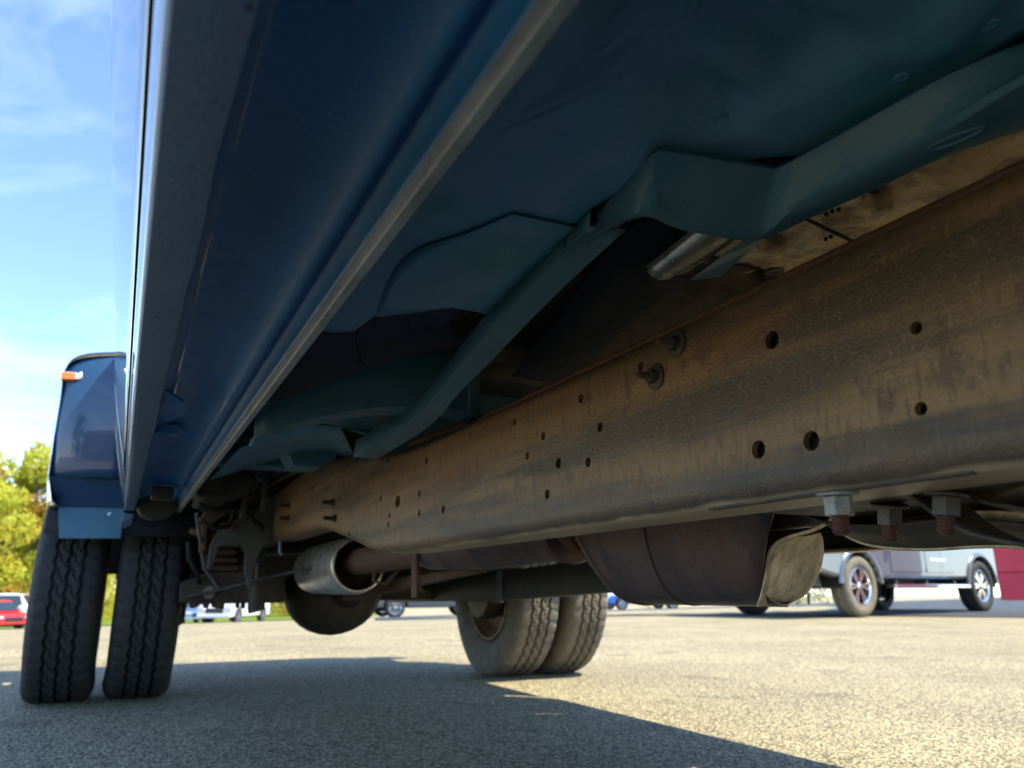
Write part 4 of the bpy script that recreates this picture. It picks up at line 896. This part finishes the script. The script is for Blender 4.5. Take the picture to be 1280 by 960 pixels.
    link('rear_bumper', box_me(-.95, .95, L1, L1+.12, .52, .70), MT['chrome'], root, loc=(0, 0, 0), smooth=False, bevel=.02)
    for s in (-1, 1):
        for y in (yf, yr): road_wheel(root, s*.86, y, R, s, 'dusty_lit_rubber' if (y < 0 and s > 0) else 'rubber')
    return root

def make_car(colour, kind, nm):
    L, H, Wd, R = {'sedan': (4.7, 1.45, .90, .33), 'suv': (4.7, 1.78, .94, .36), 'van': (5.2, 2.05, .98, .36), 'hatch': (4.2, 1.50, .88, .32)}[kind]
    root = empty(nm, (0, 0, 0))
    body = mat(nm+'_paint', colour, .3, .1, 1.0)
    y0, y1 = -L/2, L/2; b = H*.60; ya, yb = y0+.85, y1-.85
    hood = {'sedan': 1.25, 'suv': 1.1, 'van': .75, 'hatch': 1.0}[kind]; tail = {'sedan': .9, 'suv': .12, 'van': .1, 'hatch': .15}[kind]
    P = outline_with_arches(y0, y1, .27, (ya, yb), [(y1, b*.95), (y1-.1, b), (y0+hood, b), (y0+.25, b*.86), (y0, b*.70)], R)
    link('body', extrude_me(P, 'X', -Wd, Wd), body, root, loc=(0, 0, 0), smooth=False, bevel=.05)
    top = [(.98, y0+hood, b-.02), (.80, y0+hood+.60, H-.04), (.78, y0+hood+1.0, H), (.78, y1-tail-.5, H), (.80, y1-tail-.3, H-.05), (.98, y1-tail, b-.02)]
    V = [(s*Wd*f*.93, y, z) for s in (-1, 1) for f, y, z in top]; n = len(top)
    cabn = link('greenhouse', raw(V, [tuple(range(n)), tuple(range(n, 2*n))[::-1]]+[(i, n+i, n+(i+1) % n, (i+1) % n) for i in range(n)]), body, root, loc=(0, 0, 0), smooth=False, bevel=.03)
    def lerp(a, bb, t): return a+(bb-a)*t
    link('windshield', raw([(s*Wd*.93*f, y-.02, z+.02) for s, f, y, z in ((-1, .92, lerp(top[0][1], top[1][1], .1), lerp(b, H, .12)), (1, .92, lerp(top[0][1], top[1][1], .1), lerp(b, H, .12)), (1, .77, lerp(top[0][1], top[1][1], .9), H-.12), (-1, .77, lerp(top[0][1], top[1][1], .9), H-.12))], [(0, 1, 2, 3)]), MT['glass'], root, loc=(0, 0, 0), smooth=False, solid=.012)
    for s in (-1, 1):
        ym = (y0+hood+y1-tail)/2
        for (a, c) in ((y0+hood+.35, ym-.04), (ym+.04, y1-tail-.35)):
            link('window', raw([(s*(Wd*.93*.97+.012), a-.0, b+.04), (s*(Wd*.93*.97+.012), c, b+.04), (s*(Wd*.93*.80+.02), c-.05, H-.12), (s*(Wd*.93*.80+.02), a+.28 if a < ym-.2 else a, H-.12)], [(0, 1, 2, 3)]), MT['glass'], root, loc=(0, 0, 0), smooth=False, solid=.012)
        link('headlight', box_me(*sorted((s*Wd*.60, s*Wd*.98)), y0-.02, y0+.15, b*.66, b*.80), MT['clear'], root, loc=(0, 0, 0), smooth=False, bevel=.03)
        link('tail_lamp', box_me(*sorted((s*Wd*.66, s*Wd*.99)), y1-.1, y1+.02, b*.72, b*.90), bpy.data.materials['red_lens'], root, loc=(0, 0, 0), smooth=False, bevel=.02)
        link('mirror', box_me(*sorted((s*Wd, s*(Wd+.16))), y0+hood+.35, y0+hood+.5, b+.0, b+.14), body, root, loc=(0, 0, 0), smooth=False, bevel=.03)
        for y in (ya, yb): road_wheel(root, s*(Wd-.12), y, R, s)
    link('grille', box_me(-Wd*.5, Wd*.5, y0-.03, y0+.05, b*.50, b*.74), MT['black'], root, loc=(0, 0, 0), smooth=False, bevel=.02)
    link('bumper', box_me(-Wd*.97, Wd*.97, y0-.08, y0+.1, .30, b*.46), body, root, loc=(0, 0, 0), smooth=False, bevel=.05)
    return root
def polar(u, r):
    d = at(u, 741, Y=1)-CP; d.z = 0; d.normalize(); x, y = d.x*r, d.y*r; return x, y, gz(x, y)
def put(o, u, r, rz):
    x, y, z = polar(u, r); o.location = (x, y, z); o.rotation_euler = (0, 0, rz)
def face(u, extra):       # rotation that points a vehicle's nose (its -Y) at the camera, then turns it
    x, y, _ = polar(u, 10); return -math.atan2(x, y)+extra
PK = make_pickup()
tag(PK, 'dark grey pickup with chrome running board and six-spoke wheels parked at the right', 'pickup truck')
# near front wheel at (1078,773), rear wheel at (1225,762)
wf = Vector(polar(1078, 12.1)); wr = Vector(polar(1224, 15.3)); dv = (wr-wf); dv.z = 0; dv.normalize()
ang = math.atan2(-dv.x, dv.y)
side = 1 if True else -1
# the wheel side that shows is the one turned to the camera
rt = Vector((math.cos(ang), math.sin(ang), 0)); mid = wf+dv*1.87
s_ = -1 if rt.dot(mid) > 0 else 1
PK.location = mid - rt*s_*.98; PK.location.z = 0.0; PK.rotation_euler = (0, 0, ang)
c1 = make_car((.55, .015, .02), 'hatch', 'red_car'); put(c1, -6, 50, face(-2, .5)); tag(c1, 'small red car at the far left edge of the lot below the autumn trees', 'car', 'cars parked along the far edge of the lot')
c2 = make_car((.75, .75, .74), 'van', 'white_van'); put(c2, 4, 56, face(6, 1.2)); tag(c2, 'white van parked behind the small red car at far left', 'van', 'cars parked along the far edge of the lot')
c3 = make_car((.12, .22, .38), 'sedan', 'blue_car'); put(c3, 240, 50, face(240, .25)); tag(c3, 'blue sedan seen beneath the truck just right of its rear dual tyres', 'car', 'cars parked along the far edge of the lot')
c4 = make_car((.62, .66, .72), 'suv', 'silver_car'); put(c4, 296, 46, face(296, -.45)); tag(c4, 'pale silver car on the far grass edge, second beneath the axle', 'car', 'cars parked along the far edge of the lot')
c5 = make_car((.05, .06, .07), 'suv', 'black_car'); put(c5, 535, 30, face(535, -1.25)); tag(c5, 'black car with bright alloy wheels seen between differential and far dual tyres', 'car')
c6 = make_car((.03, .12, .42), 'sedan', 'royal_blue_car'); put(c6, 800, 44, face(800, -1.1)); tag(c6, 'bright blue car far off beside the outer driver-side tyre', 'car')
# red trailer wall at the right edge
rd = mat('red_wall_paint', (.80, .045, .085), .45, 0, .2, .5, [((.40, .02, .035), 1.2, iso, .4, .7, .5)])
p0 = Vector(polar(1251, 14.4)); p1 = Vector(polar(1560, 15.6)); dv = (p1-p0); dv.z = 0; Lr = dv.length; ang2 = math.atan2(dv.y, dv.x)
rw = empty('red_panel_wall', p0, ang2); tag(rw, 'bright red panelled wall just behind the rear wheel of the grey pickup', 'wall')
npan = 7
for i in range(npan): link('panel', box_me(0, Lr, .0, .04, .20+i*.42, .20+(i+1)*.42-.012), rd, rw, loc=(0, 0, 0), smooth=False, bevel=.006)
link('backing', box_me(.01, Lr-.01, .041, .06, .21, .20+npan*.42-.02), rd, rw, loc=(0, 0, 0), smooth=False)
for i in range(5): link('post', box_me(.75+i*(Lr-.95)/4, .81+i*(Lr-.95)/4, .041, .12, -.05, 3.1), rd, rw, loc=(0, 0, 0), smooth=False, bevel=.006)
# grass verge and painted shade on the far ground
def strip(name, u0, u1, r0, r1, m, lift, n=24):
    rows = [[Vector((*polar(u0+(u1-u0)*j/n, r)[:2], 0)) for j in range(n+1)] for r in frange(r0, r1, 12)]
    for r in rows:
        for p in r: p.z = gz(p.x, p.y)+lift
    return tag(link(name, sheet_me(rows), m), kind='structure')
vg = strip('grass_verge', -700, 470, 53, 220, MT['grass'], .05)
for v_ in vg.data.vertices: v_.co.z += min(1.3, max(0, (math.hypot(v_.co.x, v_.co.y)-53)*.05))
strip('painted_shade_ground', 470, 1900, 12.6, 150, MT['painted_shade_ground'], .012)  # shade over the lot, put into a bluish-dark ground colour

# ------------------------------------------------------------------ trees
def leaf_mat(name, c1, c2, c3): return mat(name, c1, .6, 0, 0, .3, [(c2, .8, iso, .42, .6, .9), (c3, 1.9, iso, .55, .72, .8)], trans=.6)
LM = [leaf_mat('yellow_green_leaves', (.54, .58, .09), (.60, .52, .06), (.36, .48, .06)), leaf_mat('orange_leaves', (.36, .18, .03), (.30, .24, .03), (.42, .10, .03)),
      leaf_mat('green_leaves', (.14, .23, .035), (.24, .29, .045), (.08, .14, .022)), leaf_mat('red_leaves', (.42, .08, .04), (.36, .17, .05), (.22, .16, .04))]
bark = mat('bark', (.10, .08, .06), .9, 0, 0, .3, [((.05, .04, .03), 6, iso, .4, .7, .7)], .8, 20)
def crown_me(h, seed, nl=7000, w=.36, ls=.34, low=.12):
    r = random.Random(seed); V = []; F = []
    blobs = []
    for i in range(34):
        t = r.random(); z = h*(low+(1-low)*t*.94); rad = h*w*max(.75*(1-t) if low < .02 else 0, math.sin(math.pi*min(1, .18+.80*t))**.7)*(.55+.5*r.random()); a = r.random()*6.283
        blobs.append((Vector((rad*.75*math.cos(a), rad*.75*math.sin(a), z)), h*(.07+.07*r.random())))
    for i in range(nl):
        c, br = blobs[i % len(blobs)]
        d = Vector((r.gauss(0, 1), r.gauss(0, 1), r.gauss(0, .8))).normalized()*br*(.55+.5*r.random()**.5)
        p = c+d; n = Vector((r.gauss(0, 1), r.gauss(0, 1), r.gauss(0, 1)+.6)).normalized(); a = n.orthogonal().normalized(); b = n.cross(a)
        s = ls*(.7+.9*r.random()); k = len(V)
        V += [p-a*s*.5, p+b*s*.28, p+a*s*.5, p-b*s*.28]; F.append((k, k+1, k+2, k+3))
    me = bpy.data.meshes.new('crown'); me.from_pydata([tuple(v) for v in V], [], F); me.update(); return me, blobs
def tree(kind, h, seed, u, r, lab, low=.12, nl=7000, w=.36, loc=None):
    x, y, z = loc or polar(u, r)
    t = empty('tree', (x, y, z), seed*1.3); cm, blobs = crown_me(h, seed, nl, w, h*.026, low)
    link('crown', cm, LM[kind], t, loc=(0, 0, 0), smooth=False)
    ms = [tube_me([(0, 0, -.3), (.1, .05, h*.3), (.05, .2, h*.6), (0, .1, h*.85)], [h*.022, h*.017, h*.010, h*.003], 10)]
    for i in range(0, 14):
        c, br = blobs[i]; z0 = max(.15*h, c.z*.6); ms.append(tube_me([(.05, .1, z0), (c.x*.5, c.y*.5, (z0+c.z)/2+.1), tuple(c)], [h*.008, h*.005, h*.002], 6))
    link('trunk', merge(ms), bark, t, loc=(0, 0, 0))
    tag(t, lab, 'tree', 'autumn trees behind the parking lot'); return t
tree(0, 13.5, 3, 26, 66, 'yellow-green tree rising over the white van at far left', .0, 14000, .50)
tree(3, 13.0, 4, -55, 70, 'tree with reddening crown at the left edge of the lot', .0, 9000, .45)
tree(1, 8.5, 5, 45, 60, 'orange-tinged low tree close beside the outer dual tyre', .0, 9000, .62)
tree(0, 12.5, 6, 130, 75, 'yellow-green tree hidden mostly by the rear fender', .04, 7000)
tree(0, 9.0, 61, -8, 61, 'broad yellow-green tree filling the left edge above the white van', 0, 13000, .75)
tree(0, 8.5, 62, 38, 63, 'broad yellow-green tree just left of the outer dual tyre', 0, 13000, .75)
tree(0, 8.0, 63, 88, 63, 'broad yellow tree between the two rear dual tyres', 0, 9000, .75)
tree(2, 7.5, 7, 205, 68, 'green tree between the dual tyres and the blue sedan', .02, 6000, .5)
tree(0, 6.0, 8, 262, 66, 'yellow-green bushy tree behind the blue sedan', .02, 5000, .6)
tree(2, 7.0, 9, 320, 70, 'green bushy tree behind the pale silver car', .02, 5000, .6)
tree(1, 6.0, 10, 352, 64, 'golden bush-like tree left of the differential', .02, 5000, .6)
tree(2, 9.0, 11, 420, 76, 'green tree straight behind the differential', .02, 5000, .5)
tree(2, 11.0, 12, -150, 72, 'dark green tree farthest left beyond the frame edge', .04, 6000)
tree(2, 9.0, 13, 620, 95, 'green tree far behind the driver-side dual tyres', .03, 5000, .5)
tree(0, 9.0, 14, 820, 100, 'yellow-green tree far behind the converter shield', .03, 5000, .5)
tree(2, 10.0, 15, 1010, 110, 'green tree far behind the grey pickup', .03, 5000, .5)

for k, (u, h, kind, lab) in enumerate(((200, 3.2, 0, 'yellow-green bush left of the blue sedan'), (262, 2.6, 2, 'green bush between the blue sedan and the pale silver car'), (330, 3.2, 0, 'round yellow-green bush right of the pale silver car'),
        (372, 3.4, 1, 'golden bush nearest the differential'), (60, 3.6, 0, 'yellow-green bush behind the outer dual tyre'), (-30, 3.4, 2, 'green bush behind the small red car'), (120, 3.2, 0, 'yellow-green bush hidden between the dual tyres'))):
    x, y, z = polar(u, 58); b_ = tree(kind, h, 40+k, 0, 0, lab, 0, 3500, .75, loc=(x, y, z+.1)); b_.name = 'bush'; b_['category'] = 'bush'; b_['group'] = 'bushes along the grass verge'
# ------------------------------------------------------------------ what the flare mirrors: a building in front of the truck
bl_w = mat('beige_siding', (.42, .35, .22), .7, 0, 0, .3, [((.36, .30, .19), 2, iso, .4, .7, .5)])
B = empty('beige_building', (-6, -30, 0)); tag(B, 'low beige commercial building with grey roof ahead of the truck, mirrored in its flare', 'building')
link('wall', box_me(-9, 17, -10, 0, 0, 5.0), bl_w, B, loc=(0, 0, 0), smooth=False)
rf = link('roof', extrude_me([(-10.5, 4.98), (.6, 4.98), (.6, 5.15), (-5, 7.0), (-10.5, 5.15)], 'X', -9.6, 17.6), mat('grey_shingle', (.12, .12, .12), .9), B, loc=(0, 0, 0), smooth=False)
for i in range(6):
    x = -7.5+i*4; w = link('window', box_me(x, x+1.6, -.05, .03, 1.6, 3.2), MT['glass'], B, loc=(0, 0, 0), smooth=False)
    link('frame', merge([box_me(x-.1, x, -.02, .07, 1.5, 3.3), box_me(x+1.6, x+1.7, -.02, .07, 1.5, 3.3), box_me(x, x+1.6, -.02, .07, 3.2, 3.3), box_me(x, x+1.6, -.02, .07, 1.5, 1.6)]), MT['clear'], w, loc=(0, 0, 0), smooth=False)
tree(2, 9, 21, 0, 0, 'dark green tree beside the beige building ahead of the truck', .1, 6000, .4, loc=(-14, -24, 0))
